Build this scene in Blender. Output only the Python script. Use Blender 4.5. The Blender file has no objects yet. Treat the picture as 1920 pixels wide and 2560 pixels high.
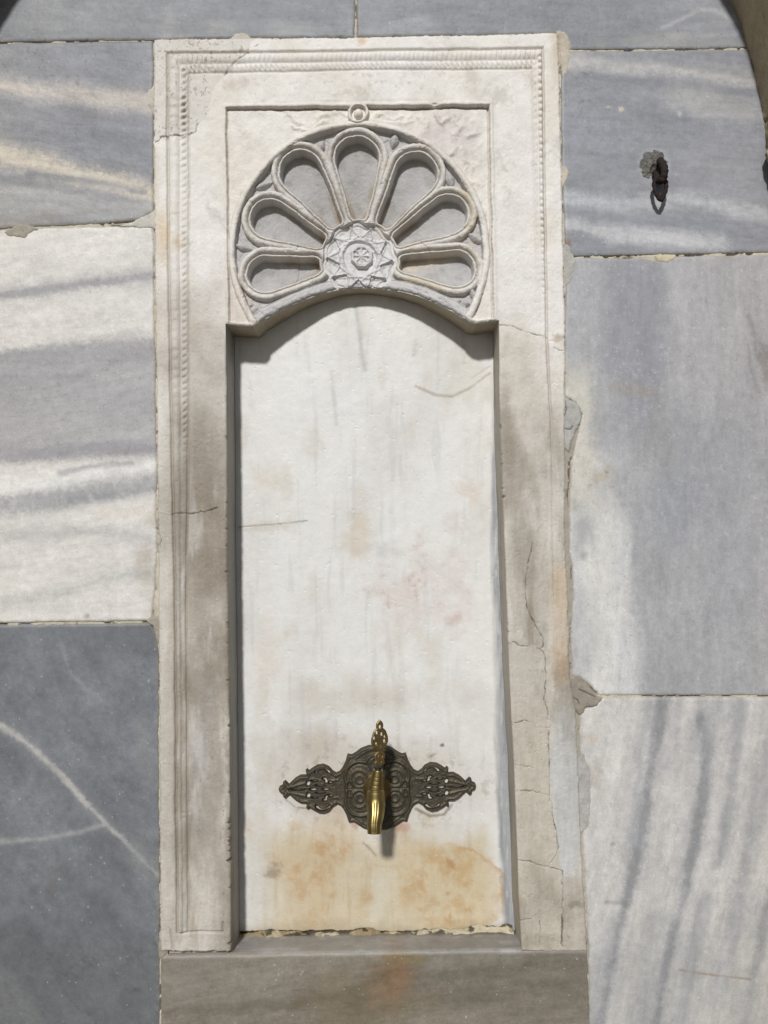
import bpy, math
import numpy as np

# ------------------------------------------------------------------ camera, sky, sun, exposure
C = bpy.context.scene.collection
scene = bpy.context.scene
F_PX = 1971.0                                   # focal length in photo pixels (photo 1920 x 2560)
CAM = np.array([0.03443, -1.17703, -0.10429])   # wall plane is y = 0, viewer on the -y side, metres
PITCH, YAW, ROLL = 0.04826237, 0.00533591, 0.0191407

def _rot():
    cx, sx, cy, sy, cz, sz = math.cos(PITCH), math.sin(PITCH), math.cos(ROLL), math.sin(ROLL), math.cos(YAW), math.sin(YAW)
    Rz = np.array([[cz, -sz, 0], [sz, cz, 0], [0, 0, 1]])
    Rx = np.array([[1, 0, 0], [0, cx, -sx], [0, sx, cx]])
    Ry = np.array([[cy, 0, sy], [0, 1, 0], [-sy, 0, cy]])
    return Rz @ Rx @ Ry
R = _rot()                                      # columns: right, forward, up

cam_d = bpy.data.cameras.new("camera")
cam_d.sensor_fit = 'VERTICAL'
cam_d.sensor_height = 36.0
cam_d.lens = 36.0 * F_PX / 2560.0
cam_d.clip_start = 0.02
cam_d.clip_end = 200.0
cam = bpy.data.objects.new("camera", cam_d)
C.objects.link(cam)
from mathutils import Matrix
M4 = Matrix.Identity(4)
for i in range(3):
    M4[i][0] = R[i, 0]; M4[i][1] = R[i, 2]; M4[i][2] = -R[i, 1]; M4[i][3] = CAM[i]
cam.matrix_world = M4
scene.camera = cam

SUN_DIR = np.array([0.15, 1.0, -0.66])          # the way the light travels
SUN_DIR = SUN_DIR / np.linalg.norm(SUN_DIR)
elev = math.asin(-SUN_DIR[2])
world = bpy.data.worlds.new("World"); scene.world = world
world.use_nodes = True
nt = world.node_tree
sky = nt.nodes.new('ShaderNodeTexSky'); sky.sky_type = 'NISHITA'; sky.sun_disc = False
sky.sun_elevation = elev
sky.sun_rotation = math.atan2(-SUN_DIR[0], -SUN_DIR[1])
sky.air_density = 1.0; sky.dust_density = 1.0; sky.ozone_density = 1.0
nt.links.new(sky.outputs[0], nt.nodes['Background'].inputs[0])
nt.nodes['Background'].inputs[1].default_value = 0.07
sun_d = bpy.data.lights.new("sun", 'SUN')
sun_d.energy = 5.0; sun_d.angle = math.radians(4.0); sun_d.color = (1.0, 0.995, 0.985)
sun = bpy.data.objects.new("sun", sun_d); C.objects.link(sun)
from mathutils import Vector
sun.rotation_euler = Vector(-SUN_DIR).to_track_quat('Z', 'Y').to_euler()
sun.location = (-1, -6, 5)
scene.view_settings.view_transform = 'Standard'
scene.view_settings.look = 'None'
scene.view_settings.exposure = -0.84
scene.view_settings.gamma = 1.0
scene.render.film_transparent = False
scene.cycles.max_bounces = 6
scene.cycles.diffuse_bounces = 2
KLIT = 0.97                                     # lit surface value / albedo, to choose real base colours

# ------------------------------------------------------------------ maths helpers
def proj(x, y, z):
    "3-D point -> photo pixel, used to read the traced stains and mouldings"
    qx = x - CAM[0]; qy = y - CAM[1]; qz = z - CAM[2]
    a = qx * R[0, 0] + qy * R[1, 0] + qz * R[2, 0]
    b = qx * R[0, 1] + qy * R[1, 1] + qz * R[2, 1]
    c = qx * R[0, 2] + qy * R[1, 2] + qz * R[2, 2]
    return 960 + F_PX * a / b, 1280 - F_PX * c / b

def unproj(px, py, y):
    px = np.asarray(px, float); py = np.asarray(py, float)
    a = (px - 960) / F_PX; c = (1280 - py) / F_PX
    dx = R[0, 0] * a + R[0, 1] + R[0, 2] * c
    dy = R[1, 0] * a + R[1, 1] + R[1, 2] * c
    dz = R[2, 0] * a + R[2, 1] + R[2, 2] * c
    t = (y - CAM[1]) / dy
    return CAM[0] + dx * t, CAM[2] + dz * t

def sst(e0, e1, x):
    t = np.clip((x - e0) / (e1 - e0), 0, 1)
    return t * t * (3 - 2 * t)

_tabs = {}
def vn(x, y, seed=0):
    if seed not in _tabs:
        _tabs[seed] = np.random.RandomState(1000 + seed).rand(256, 256).astype(np.float32) * 2 - 1
    T = _tabs[seed]
    xf = np.floor(x); yf = np.floor(y)
    xi = xf.astype(np.int64) & 255; yi = yf.astype(np.int64) & 255
    u = x - xf; v = y - yf
    u = u * u * (3 - 2 * u); v = v * v * (3 - 2 * v)
    x1 = (xi + 1) & 255; y1 = (yi + 1) & 255
    return (T[xi, yi] * (1 - u) + T[x1, yi] * u) * (1 - v) + (T[xi, y1] * (1 - u) + T[x1, y1] * u) * v

def fbm(x, y, scale, octaves=4, seed=0, gain=0.5, sx=1.0, sy=1.0):
    x = x / (scale * sx); y = y / (scale * sy)
    s = 0; a = 1.0; n = 0
    for o in range(octaves):
        s = s + a * vn(x, y, seed * 7 + o); n += a
        a *= gain
        x, y = x * 1.62 + y * 1.18 + 13.7, -x * 1.18 + y * 1.62 + 7.1
    return s / n * 1.6

def pdist(px, py, pts, pad=60):
    "distance to a polyline, large outside its box"
    d = np.full(px.shape, 1e3)
    P = np.array(pts, float)
    bb = (px > P[:, 0].min() - pad) & (px < P[:, 0].max() + pad) & (py > P[:, 1].min() - pad) & (py < P[:, 1].max() + pad)
    if not bb.any():
        return d
    x = px[bb]; y = py[bb]; m = np.full(x.shape, 1e6)
    for (ax, ay), (bx, by) in zip(P[:-1], P[1:]):
        vx, vy = bx - ax, by - ay
        t = np.clip(((x - ax) * vx + (y - ay) * vy) / (vx * vx + vy * vy + 1e-9), 0, 1)
        m = np.minimum(m, (x - ax - t * vx) ** 2 + (y - ay - t * vy) ** 2)
    d[bb] = np.sqrt(m)
    return d

def sdpoly(px, py, pts):
    "signed distance to a polygon, negative inside"
    P = np.array(pts, float)
    m = np.full(px.shape, 1e12); inside = np.zeros(px.shape, bool)
    n = len(P)
    for i in range(n):
        ax, ay = P[i]; bx, by = P[(i + 1) % n]
        vx, vy = bx - ax, by - ay
        t = np.clip(((px - ax) * vx + (py - ay) * vy) / (vx * vx + vy * vy + 1e-9), 0, 1)
        m = np.minimum(m, (px - ax - t * vx) ** 2 + (py - ay - t * vy) ** 2)
        c = ((ay > py) != (by > py)) & (px < (bx - ax) * (py - ay) / (by - ay + 1e-12) + ax)
        inside ^= c
    d = np.sqrt(m)
    return np.where(inside, -d, d)

def blob(px, py, cx, cy, rx, ry, ang=0, soft=0.5, rough=0.35, seed=3):
    c, s = math.cos(math.radians(ang)), math.sin(math.radians(ang))
    dx, dy = px - cx, py - cy
    u = (dx * c + dy * s) / rx; v = (-dx * s + dy * c) / ry
    out = np.zeros(px.shape)
    near = (np.abs(u) < 2.3) & (np.abs(v) < 2.3)
    if near.any():
        r = np.sqrt(u[near] ** 2 + v[near] ** 2)
        r = r + rough * fbm(px[near], py[near], 0.5 * (rx + ry) * 0.7 + 4, 4, seed) + 0.10 * rough * fbm(px[near], py[near], 7, 3, seed + 42, .8)
        out[near] = 1 - sst(1 - soft, 1 + soft, r)
    return out

def stroke(px, py, pts, w, soft=1.0, rough=0.5, seed=5):
    d = pdist(px, py, pts, pad=w * 3 + 10)
    near = d < w * 3 + 9
    out = np.zeros(px.shape)
    if near.any():
        n = fbm(px[near], py[near], 120, 5, seed + len(pts) + int(pts[0][1]) % 50, 0.6)
        ww = w * (1.05 + 0.8 * rough * n)
        gr = fbm(px[near], py[near], 7, 4, seed + 41, 0.8)
        dn = np.maximum(d[near] + (0.38 * w + 0.5) * gr, 0)
        q = np.clip(dn / (ww * (1 + 0.55 * soft) + 0.6), 0, 2)
        fine = 1 + 0.4 * fbm(px[near], py[near], 16, 5, seed + 3, 0.75)
        out[near] = np.exp(-(q * 1.25) ** (2.0 + max(0, 1.5 - soft * 1.5))) * np.clip((1 + 0.6 * rough * n) * fine, 0.15, 1.15)
    return out

def lin(rgb):
    c = np.array(rgb, float) / 255.0
    return np.where(c <= 0.04045, c / 12.92, ((c + 0.055) / 1.055) ** 2.4) / KLIT

def base(px, rgb):
    return np.tile(lin(rgb), px.shape + (1,))

def mix(col, rgb, m, a=1.0):
    m = (np.clip(m, 0, 1) * a)[..., None]
    return col * (1 - m) + lin(rgb) * m

def tint(col, f):
    return col * f[..., None]

def interp(v, pts):
    P = np.array(pts, float)
    return np.interp(v, P[:, 0], P[:, 1])

# ------------------------------------------------------------------ object helpers
def thing(name, label, cat, loc):
    o = bpy.data.objects.new(name, None); C.objects.link(o)
    o.location = loc; o['label'] = label; o['category'] = cat
    o.empty_display_size = 0.05
    return o

def mk(name, verts, faces, mat, parent=None, col=None, smooth=True, label=None):
    v = np.array(verts, np.float32).reshape(-1, 3)
    if parent is not None:
        L = np.array(parent.location)
        if parent.parent is not None: L = L + np.array(parent.parent.location)
        v = v - L.astype(np.float32)
    f = np.asarray(faces, np.int32)
    me = bpy.data.meshes.new(name)
    k = f.shape[1]
    me.vertices.add(len(v)); me.vertices.foreach_set('co', v.ravel())
    me.loops.add(f.size); me.loops.foreach_set('vertex_index', f.ravel())
    me.polygons.add(len(f))
    me.polygons.foreach_set('loop_start', np.arange(0, f.size, k, dtype=np.int32))
    me.polygons.foreach_set('loop_total', np.full(len(f), k, np.int32))
    me.update(calc_edges=True)
    if smooth:
        me.polygons.foreach_set('use_smooth', np.ones(len(f), bool))
    if col is not None:
        at = me.color_attributes.new('Col', 'FLOAT_COLOR', 'POINT')
        c = np.ones((len(v), 4), np.float32); c[:, :3] = np.clip(np.asarray(col).reshape(-1, 3), 0.004, 0.86)
        at.data.foreach_set('color', c.ravel())
    me.materials.append(mat)
    me.validate()
    o = bpy.data.objects.new(name, me); C.objects.link(o)
    if parent is not None: o.parent = parent
    if label: o['label'] = label
    return o

def grid_faces(nr, nc, keep=None, flip=False):
    i = np.arange(nr * nc).reshape(nr, nc)
    f = np.stack([i[:-1, :-1], i[1:, :-1], i[1:, 1:], i[:-1, 1:]], -1)
    if flip: f = f[..., ::-1]
    f = f.reshape(-1, 4)
    if keep is not None: f = f[keep.ravel()]
    return f

def drop_unused(v, f, c=None):
    used = np.zeros(len(v), bool); used[f.ravel()] = True
    idx = np.cumsum(used) - 1
    return v[used], idx[f], (None if c is None else c[used])

def grid_part(name, X, Y0, Z, H, col, mat, parent, keep=None, label=None):
    "X, Z, H are 2-D arrays (rows top to bottom, columns left to right); H in mm towards the viewer"
    V = np.stack([X, Y0 - H / 1000.0, Z], -1).reshape(-1, 3)
    f = grid_faces(*X.shape, keep=keep)
    v, f, c = drop_unused(V, f, col.reshape(-1, 3))
    return mk(name, v, f, mat, parent, c, label=label)

def axis(lo, hi, step, flo, fhi, coarse):
    "coordinates fine between flo and fhi, coarse outside"
    out = []
    a = lo
    while a < hi:
        out.append(a)
        a += step if (flo <= a <= fhi) else coarse
    out.append(hi)
    return np.array(out)

# ------------------------------------------------------------------ materials
def stone_mat(name, rough=0.62, grain=0.10, bump=0.25, sparkle=0.5, spec=0.35):
    m = bpy.data.materials.new(name); m.use_nodes = True
    n = m.node_tree.nodes; l = m.node_tree.links
    b = n['Principled BSDF']
    at = n.new('ShaderNodeAttribute'); at.attribute_name = 'Col'
    geo = n.new('ShaderNodeNewGeometry')
    n1 = n.new('ShaderNodeTexNoise'); n1.inputs['Scale'].default_value = 420; n1.inputs['Detail'].default_value = 4; n1.inputs['Roughness'].default_value = 0.7
    n2 = n.new('ShaderNodeTexNoise'); n2.inputs['Scale'].default_value = 75; n2.inputs['Detail'].default_value = 6; n2.inputs['Roughness'].default_value = 0.65
    for q in (n1, n2): l.new(geo.outputs['Position'], q.inputs['Vector'])
    mr = n.new('ShaderNodeMapRange'); mr.inputs[1].default_value = 0.25; mr.inputs[2].default_value = 0.75
    mr.inputs[3].default_value = 1 - grain; mr.inputs[4].default_value = 1 + grain
    l.new(n1.outputs['Fac'], mr.inputs[0])
    mr2 = n.new('ShaderNodeMapRange'); mr2.inputs[1].default_value = 0.3; mr2.inputs[2].default_value = 0.7
    mr2.inputs[3].default_value = 1 - grain * 0.8; mr2.inputs[4].default_value = 1 + grain * 0.8
    l.new(n2.outputs['Fac'], mr2.inputs[0])
    mu = n.new('ShaderNodeMath'); mu.operation = 'MULTIPLY'
    l.new(mr.outputs[0], mu.inputs[0]); l.new(mr2.outputs[0], mu.inputs[1])
    sc = n.new('ShaderNodeVectorMath'); sc.operation = 'SCALE'
    l.new(at.outputs['Color'], sc.inputs[0]); l.new(mu.outputs[0], sc.inputs['Scale'])
    # crystal flecks
    vo = n.new('ShaderNodeTexVoronoi'); vo.inputs['Scale'].default_value = 95
    l.new(geo.outputs['Position'], vo.inputs['Vector'])
    th = n.new('ShaderNodeMapRange'); th.inputs[1].default_value = 0.11; th.inputs[2].default_value = 0.06; th.inputs[3].default_value = 0; th.inputs[4].default_value = 1
    l.new(vo.outputs['Distance'], th.inputs[0])
    sep = n.new('ShaderNodeSeparateColor'); l.new(vo.outputs['Color'], sep.inputs[0])
    gt = n.new('ShaderNodeMath'); gt.operation = 'GREATER_THAN'; gt.inputs[1].default_value = 0.82
    l.new(sep.outputs[0], gt.inputs[0])
    m2 = n.new('ShaderNodeMath'); m2.operation = 'MULTIPLY'; l.new(th.outputs[0], m2.inputs[0]); l.new(gt.outputs[0], m2.inputs[1])
    m3 = n.new('ShaderNodeMath'); m3.operation = 'MULTIPLY'; m3.inputs[1].default_value = sparkle; l.new(m2.outputs[0], m3.inputs[0])
    mx = n.new('ShaderNodeMix'); mx.data_type = 'RGBA'
    l.new(m3.outputs[0], mx.inputs[0]); l.new(sc.outputs[0], mx.inputs[6]); mx.inputs[7].default_value = (0.8, 0.79, 0.77, 1)
    l.new(mx.outputs[2], b.inputs['Base Color'])
    b.inputs['Roughness'].default_value = rough
    b.inputs['Specular IOR Level'].default_value = spec
    bu = n.new('ShaderNodeBump'); bu.inputs['Strength'].default_value = bump; bu.inputs['Distance'].default_value = 0.0012
    ad = n.new('ShaderNodeMath'); ad.operation = 'ADD'
    l.new(n1.outputs['Fac'], ad.inputs[0]); l.new(n2.outputs['Fac'], ad.inputs[1])
    l.new(ad.outputs[0], bu.inputs['Height']); l.new(bu.outputs[0], b.inputs['Normal'])
    return m

def metal_mat(name, colour, rough, metallic=1.0, dirt=(0.03, 0.025, 0.015), dirt_amt=0.5, scale=60, bump=0.2):
    m = bpy.data.materials.new(name); m.use_nodes = True
    n = m.node_tree.nodes; l = m.node_tree.links
    b = n['Principled BSDF']
    geo = n.new('ShaderNodeNewGeometry')
    n1 = n.new('ShaderNodeTexNoise'); n1.inputs['Scale'].default_value = scale; n1.inputs['Detail'].default_value = 6; n1.inputs['Roughness'].default_value = 0.7
    l.new(geo.outputs['Position'], n1.inputs['Vector'])
    cr = n.new('ShaderNodeMapRange'); cr.inputs[1].default_value = 0.42; cr.inputs[2].default_value = 0.72
    cr.inputs[3].default_value = 0; cr.inputs[4].default_value = dirt_amt
    l.new(n1.outputs['Fac'], cr.inputs[0])
    mx = n.new('ShaderNodeMix'); mx.data_type = 'RGBA'
    mx.inputs[6].default_value = (*colour, 1); mx.inputs[7].default_value = (*dirt, 1)
    l.new(cr.outputs[0], mx.inputs[0]); l.new(mx.outputs[2], b.inputs['Base Color'])
    rr = n.new('ShaderNodeMapRange'); rr.inputs[3].default_value = rough - 0.08; rr.inputs[4].default_value = rough + 0.2
    l.new(n1.outputs['Fac'], rr.inputs[0]); l.new(rr.outputs[0], b.inputs['Roughness'])
    b.inputs['Metallic'].default_value = metallic
    bu = n.new('ShaderNodeBump'); bu.inputs['Strength'].default_value = bump; bu.inputs['Distance'].default_value = 0.0008
    l.new(n1.outputs['Fac'], bu.inputs['Height']); l.new(bu.outputs[0], b.inputs['Normal'])
    return m

M_slab = stone_mat('grey_marble', rough=0.5, grain=0.13, bump=0.10, sparkle=0.45, spec=0.4)
M_frame = stone_mat('cream_marble', rough=0.6, grain=0.06, bump=0.28, sparkle=0.5)
M_back = stone_mat('white_marble', rough=0.5, grain=0.045, bump=0.12, sparkle=0.35, spec=0.4)
M_mortar = stone_mat('lime_mortar', rough=0.9, grain=0.12, bump=0.6, sparkle=0.1, spec=0.1)
M_arch = stone_mat('brown_limestone', rough=0.85, grain=0.16, bump=0.7, sparkle=0.1, spec=0.15)
M_brass = metal_mat('brass', (0.37, 0.28, 0.11), 0.33, 1.0, (0.17, 0.12, 0.05), 0.7, 60, 0.08)
M_brass_dull = metal_mat('aged_brass', (0.34, 0.24, 0.10), 0.42, 0.9, (0.07, 0.05, 0.02), 0.7, 90, 0.25)
M_bronze = metal_mat('tarnished_bronze', (0.105, 0.086, 0.056), 0.50, 0.5, (0.05, 0.055, 0.048), 0.85, 75, 0.35)
M_dark = metal_mat('dark_metal', (0.05, 0.045, 0.04), 0.5, 0.6, (0.02, 0.018, 0.015), 0.5, 60, 0.2)
M_rust = metal_mat('rusty_iron', (0.026, 0.015, 0.012), 0.8, 0.15, (0.014, 0.009, 0.008), 0.8, 220, 0.8)

# ------------------------------------------------------------------ outlines traced on the wall (photo pixels)
def frame_L(y): return interp(y, [(60, 386), (500, 386), (600, 388), (800, 389), (1000, 393), (1280, 396), (1500, 398), (2000, 400), (2400, 403)])
def frame_R(y): return interp(y, [(60, 1392), (120, 1396), (500, 1405), (800, 1411), (1000, 1412), (1300, 1411), (1500, 1419), (1700, 1425), (1770, 1438), (1900, 1443), (2100, 1452), (2400, 1468)])
def frame_T(x): return interp(x, [(380, 101), (640, 98), (880, 97), (1150, 90), (1400, 84)])
def niche_L(y): return interp(y, [(60, 548), (256, 553), (815, 565), (1000, 567), (1500, 570), (1700, 573), (2000, 576), (2400, 578)])
def niche_R(y): return interp(y, [(60, 1236), (256, 1240), (815, 1247), (1000, 1248), (1100, 1251), (1300, 1259), (1500, 1266), (1700, 1273), (1900, 1284), (2100, 1292), (2300, 1299), (2400, 1306)])
FB = 2377.0
NICHE_D = 0.065

SLABS = {
 'A': [(-260, 108), (0, 104), (200, 101), (385, 99), (640, 94), (885, 92), (887, 40), (890, -60), (893, -760), (-260, -760)],
 'B': [(893, -760), (890, -60), (892, 40), (893, 91), (1150, 88), (1397, 82), (1416, 92), (1424, 123), (1700, 121), (1868, 118), (2150, 116), (2150, -760)],
 'C': [(-260, 111), (0, 108), (200, 105), (382, 103), (383, 300), (382, 528), (352, 548), (250, 557), (0, 570), (-260, 572)],
 'D': [(-260, 577), (0, 575), (180, 568), (382, 564), (385, 760), (390, 1100), (391, 1400), (384, 1500), (376, 1551), (200, 1554), (0, 1556), (-260, 1556)],
 'E': [(-260, 1564), (0, 1563), (200, 1561), (374, 1558), (388, 1580), (395, 1620), (396, 2000), (398, 2370), (398, 2700), (398, 4100), (-260, 4100)],
 'F': [(1404, 128), (1700, 126), (1872, 122), (2150, 120), (2150, 628), (1900, 630), (1700, 634), (1430, 640), (1414, 620), (1408, 480), (1404, 300)],
 'G': [(1418, 655), (1440, 646), (1600, 645), (1640, 653), (1665, 652), (1690, 642), (1900, 638), (2150, 636), (2150, 1738), (1900, 1738), (1500, 1738), (1478, 1716), (1448, 1692), (1430, 1690), (1428, 1580), (1434, 1480), (1432, 1420), (1426, 1380), (1424, 1250), (1430, 1150), (1446, 1080), (1456, 1035), (1440, 1005), (1414, 990), (1413, 800)],
 'H': [(1505, 1746), (1900, 1744), (2150, 1744), (2150, 4100), (1476, 4100), (1474, 2600), (1472, 2380), (1462, 2200), (1455, 2060), (1452, 1900), (1450, 1790), (1462, 1772), (1488, 1766)],
}
JOINT_LINES = [
 [(-60, 107), (200, 103), (384, 101)], [(889, -60), (890, 94)], [(1420, 124), (1870, 120)], [(-60, 573), (180, 564), (352, 552)],
 [(-60, 1560), (374, 1556)], [(1416, 644), (1640, 641), (1920, 634)], [(1500, 1742), (1950, 1741)],
]
PATCHES = [  # mortar smeared over the stone: polygon, colour, lift in mm
 ([(575, 99), (586, 88), (602, 78), (612, 84), (630, 96), (640, 101), (575, 103)], (200, 193, 180), 1.6),
 ([(388, 212), (372, 222), (365, 236), (368, 262), (378, 272), (388, 300)], (196, 189, 176), 1.6),
 ([(390, 522), (355, 542), (330, 556), (300, 566), (392, 572), (398, 600), (402, 520)], (200, 196, 186), 1.5),
 ([(1390, 76), (1412, 78), (1424, 96), (1426, 140), (1418, 185), (1404, 196), (1400, 120)], (196, 186, 170), 1.4),
 ([(1402, 412), (1416, 416), (1424, 432), (1418, 448), (1408, 470), (1402, 460)], (200, 190, 172), 1.6),
 ([(1404, 608), (1422, 610), (1440, 650), (1436, 672), (1430, 700), (1414, 720), (1408, 660)], (178, 175, 168), 1.3),
 ([(1410, 995), (1432, 1000), (1448, 1016), (1455, 1036), (1452, 1056), (1436, 1078), (1430, 1100), (1424, 1130), (1410, 1120)], (178, 176, 171), 1.3),
 ([(1420, 1692), (1448, 1690), (1466, 1706), (1486, 1734), (1506, 1744), (1492, 1764), (1464, 1768), (1452, 1790), (1436, 1770)], (150, 143, 130), 1.7),
 ([(1632, 636), (1692, 636), (1688, 646), (1668, 656), (1644, 654)], (206, 196, 170), 1.5),
 ([(404, 1536), (372, 1544), (366, 1556), (380, 1566), (390, 1592), (396, 1610), (404, 1600)], (168, 160, 145), 2.0),
 ([(398, 2350), (408, 2340), (422, 2372), (408, 2398), (396, 2396)], (160, 153, 138), 1.8),
 ([(46, 558), (70, 562), (96, 572), (74, 584), (62, 598), (48, 592), (24, 590), (10, 580)], (168, 163, 150), 1.2),
 ([(1440, 1900), (1458, 1880), (1474, 1920), (1478, 2000), (1472, 2070), (1452, 2080)], (176, 172, 168), 1.0),
]

# ------------------------------------------------------------------ paint of every slab (true stone colours: veins, bands, stains)
def mottle(col, px, py, amp=0.10, seed=11, sc=60):
    f = 1 + amp * 1.25 * fbm(px, py, sc * 1.6, 7, seed, 0.68) + amp * 0.7 * fbm(px, py, 8, 3, seed + 1, 0.7) + amp * 0.5 * fbm(px, py, 34, 5, seed + 2, 0.7)
    return tint(col, f)

def veil(c, px, py, ang, L, amp, seed, ratio=7.0):
    a = math.radians(ang); u = px * math.cos(a) + py * math.sin(a); v = -px * math.sin(a) + py * math.cos(a)
    v = v + 6 * fbm(px, py, 120, 3, seed + 5)
    n1_ = fbm(u, v, L, 6, seed, 0.68, sx=ratio); n2_ = fbm(u + 900, v, L * 0.35, 5, seed + 1, 0.7, sx=ratio * 0.8)
    f = 1 + amp * n1_ + 0.55 * amp * n2_
    c = c * f[..., None]
    ridge = np.exp(-(np.abs(fbm(u, v + 300, L * 1.6, 5, seed + 2, 0.6, sx=ratio)) / 0.035) ** 2) * sst(-0.1, 0.5, fbm(px, py, 150, 3, seed + 3))
    c = c * (1 - 0.9 * amp * ridge)[..., None]
    spk = sst(0.75, 1.05, fbm(px, py, 6.5, 3, seed + 4, 0.75)) * sst(-0.2, 0.7, fbm(px, py, 110, 4, seed + 6))
    c = c * (1 + 0.28 * spk)[..., None]
    dk = sst(0.7, 1.0, fbm(px + 77, py, 5.5, 3, seed + 7, 0.75)) * sst(-0.1, 0.7, fbm(px, py, 90, 4, seed + 8))
    return c * (1 - 0.22 * dk)[..., None]

def dots(col, px, py, n, box, rgb, seed, r0=1.5, r1=4.0, a=0.8):
    rs = np.random.RandomState(seed); a *= 0.8
    for i in range(n):
        cx = rs.uniform(box[0], box[2]); cy = rs.uniform(box[1], box[3]); r = (r0 + (r1 - r0) * rs.rand() ** 3) * 0.85
        near = (np.abs(px - cx) < 2.5 * r) & (np.abs(py - cy) < 2.5 * r)
        if near.any():
            d = np.hypot(px[near] - cx, (py[near] - cy) * rs.uniform(0.7, 1.3))
            m = (1 - sst(r * 0.6, r * 1.3, d))[:, None] * a
            col[near] = col[near] * (1 - m) + lin(rgb) * m
    return col

def pitting(px, py, seed, thr=0.62):
    return sst(thr, thr + 0.2, fbm(px, py, 7, 3, seed, 0.7))

def paint_A(px, py):
    c = base(px, (131, 133, 137)); c = mottle(c, px, py, 0.13, 21)
    w = 16 * fbm(px, py, 90, 4, 24)
    c = mix(c, (112, 115, 123), sst(0.05, 0.7, fbm(px, py, 170, 5, 22, sx=1.6)), 0.7)
    c = mix(c, (152, 152, 152), blob(px, py, 130, 45, 110, 45, 0, 0.9, 0.6), 0.45)
    c = mix(c, (158, 156, 155), stroke(px + w * .3, py, [(415, 30), (424, 60), (418, 95)], 8, 1.5, 0.9), 0.55)
    c = mix(c, (165, 163, 158), blob(px, py + w, 620, 70, 150, 14, 0, 0.9, 0.7), 0.4)
    c = mix(c, (104, 107, 115), blob(px, py, 680, 30, 150, 40, 0, 0.9, 0.6), 0.5)
    c = mix(c, (96, 94, 92), pitting(px, py, 23, 0.75), 0.5)
    return c
def paint_B(px, py):
    c = base(px, (132, 134, 139)); c = mottle(c, px, py, 0.13, 31)
    c = mix(c, (154, 155, 160), sst(1350, 1700, px + 60 * fbm(px, py, 120, 4, 32)), 0.75)
    c = mix(c, (112, 115, 121), blob(px, py, 1100, 40, 180, 40, 0, 0.9, 0.7), 0.45)
    c = mix(c, (160, 160, 162), blob(px, py, 1010, 62, 70, 20, -10, 0.9, 0.7), 0.5)
    c = mix(c, (178, 178, 180), stroke(px, py, [(1655, 68), (1700, 50), (1750, 22), (1790, 26), (1835, 48)], 3.5, 1.2, 0.9), 0.7)
    c = mix(c, (165, 163, 156), blob(px, py, 1650, 100, 110, 16, 0, 0.9, 0.7), 0.5)
    c = mix(c, (98, 98, 98), pitting(px, py, 33, 0.8), 0.4)
    return c
def paint_C(px, py):
    w = 5 * fbm(px, py, 150, 4, 41); y = py + w
    c = base(px, (130, 131, 137)); c = mottle(c, px, py, 0.12, 42)
    c = mix(c, (158, 157, 156), sst(-60, 260, 200 - px + 60 * fbm(px, py, 80, 4, 43)), 0.45)
    c = mix(c, (206, 196, 184), stroke(px, y, [(-80, 195), (60, 222), (200, 238), (370, 256), (440, 262)], 17, 1.1, 0.5), 0.75)
    c = mix(c, (216, 205, 186), stroke(px, y, [(-80, 370), (40, 392), (130, 420), (200, 440), (300, 458), (390, 492)], 22, 0.9, 0.5), 0.85)
    c = mix(c, (178, 176, 172), sst(455, 480, y - 0.12 * px + 10) * sst(620, 500, y), 0.7)
    c = mix(c, (122, 122, 130), stroke(px, y, [(70, 436), (150, 446), (280, 460), (360, 478)], 6, 1.0, 0.5), 0.75)
    c = mix(c, (142, 142, 150), stroke(px, y, [(250, 490), (330, 500), (390, 505)], 8, 1.2, 0.5), 0.5)
    c = mix(c, (150, 140, 128), blob(px, py, 60, 560, 90, 25, 0, 0.9, 0.8), 0.35)
    c = mix(c, (104, 102, 100), pitting(px, py, 44, 0.55) * (0.35 + 0.65 * blob(px, py, 130, 150, 150, 70, 0, 0.9, 0.5)), 0.6)
    return c
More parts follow.
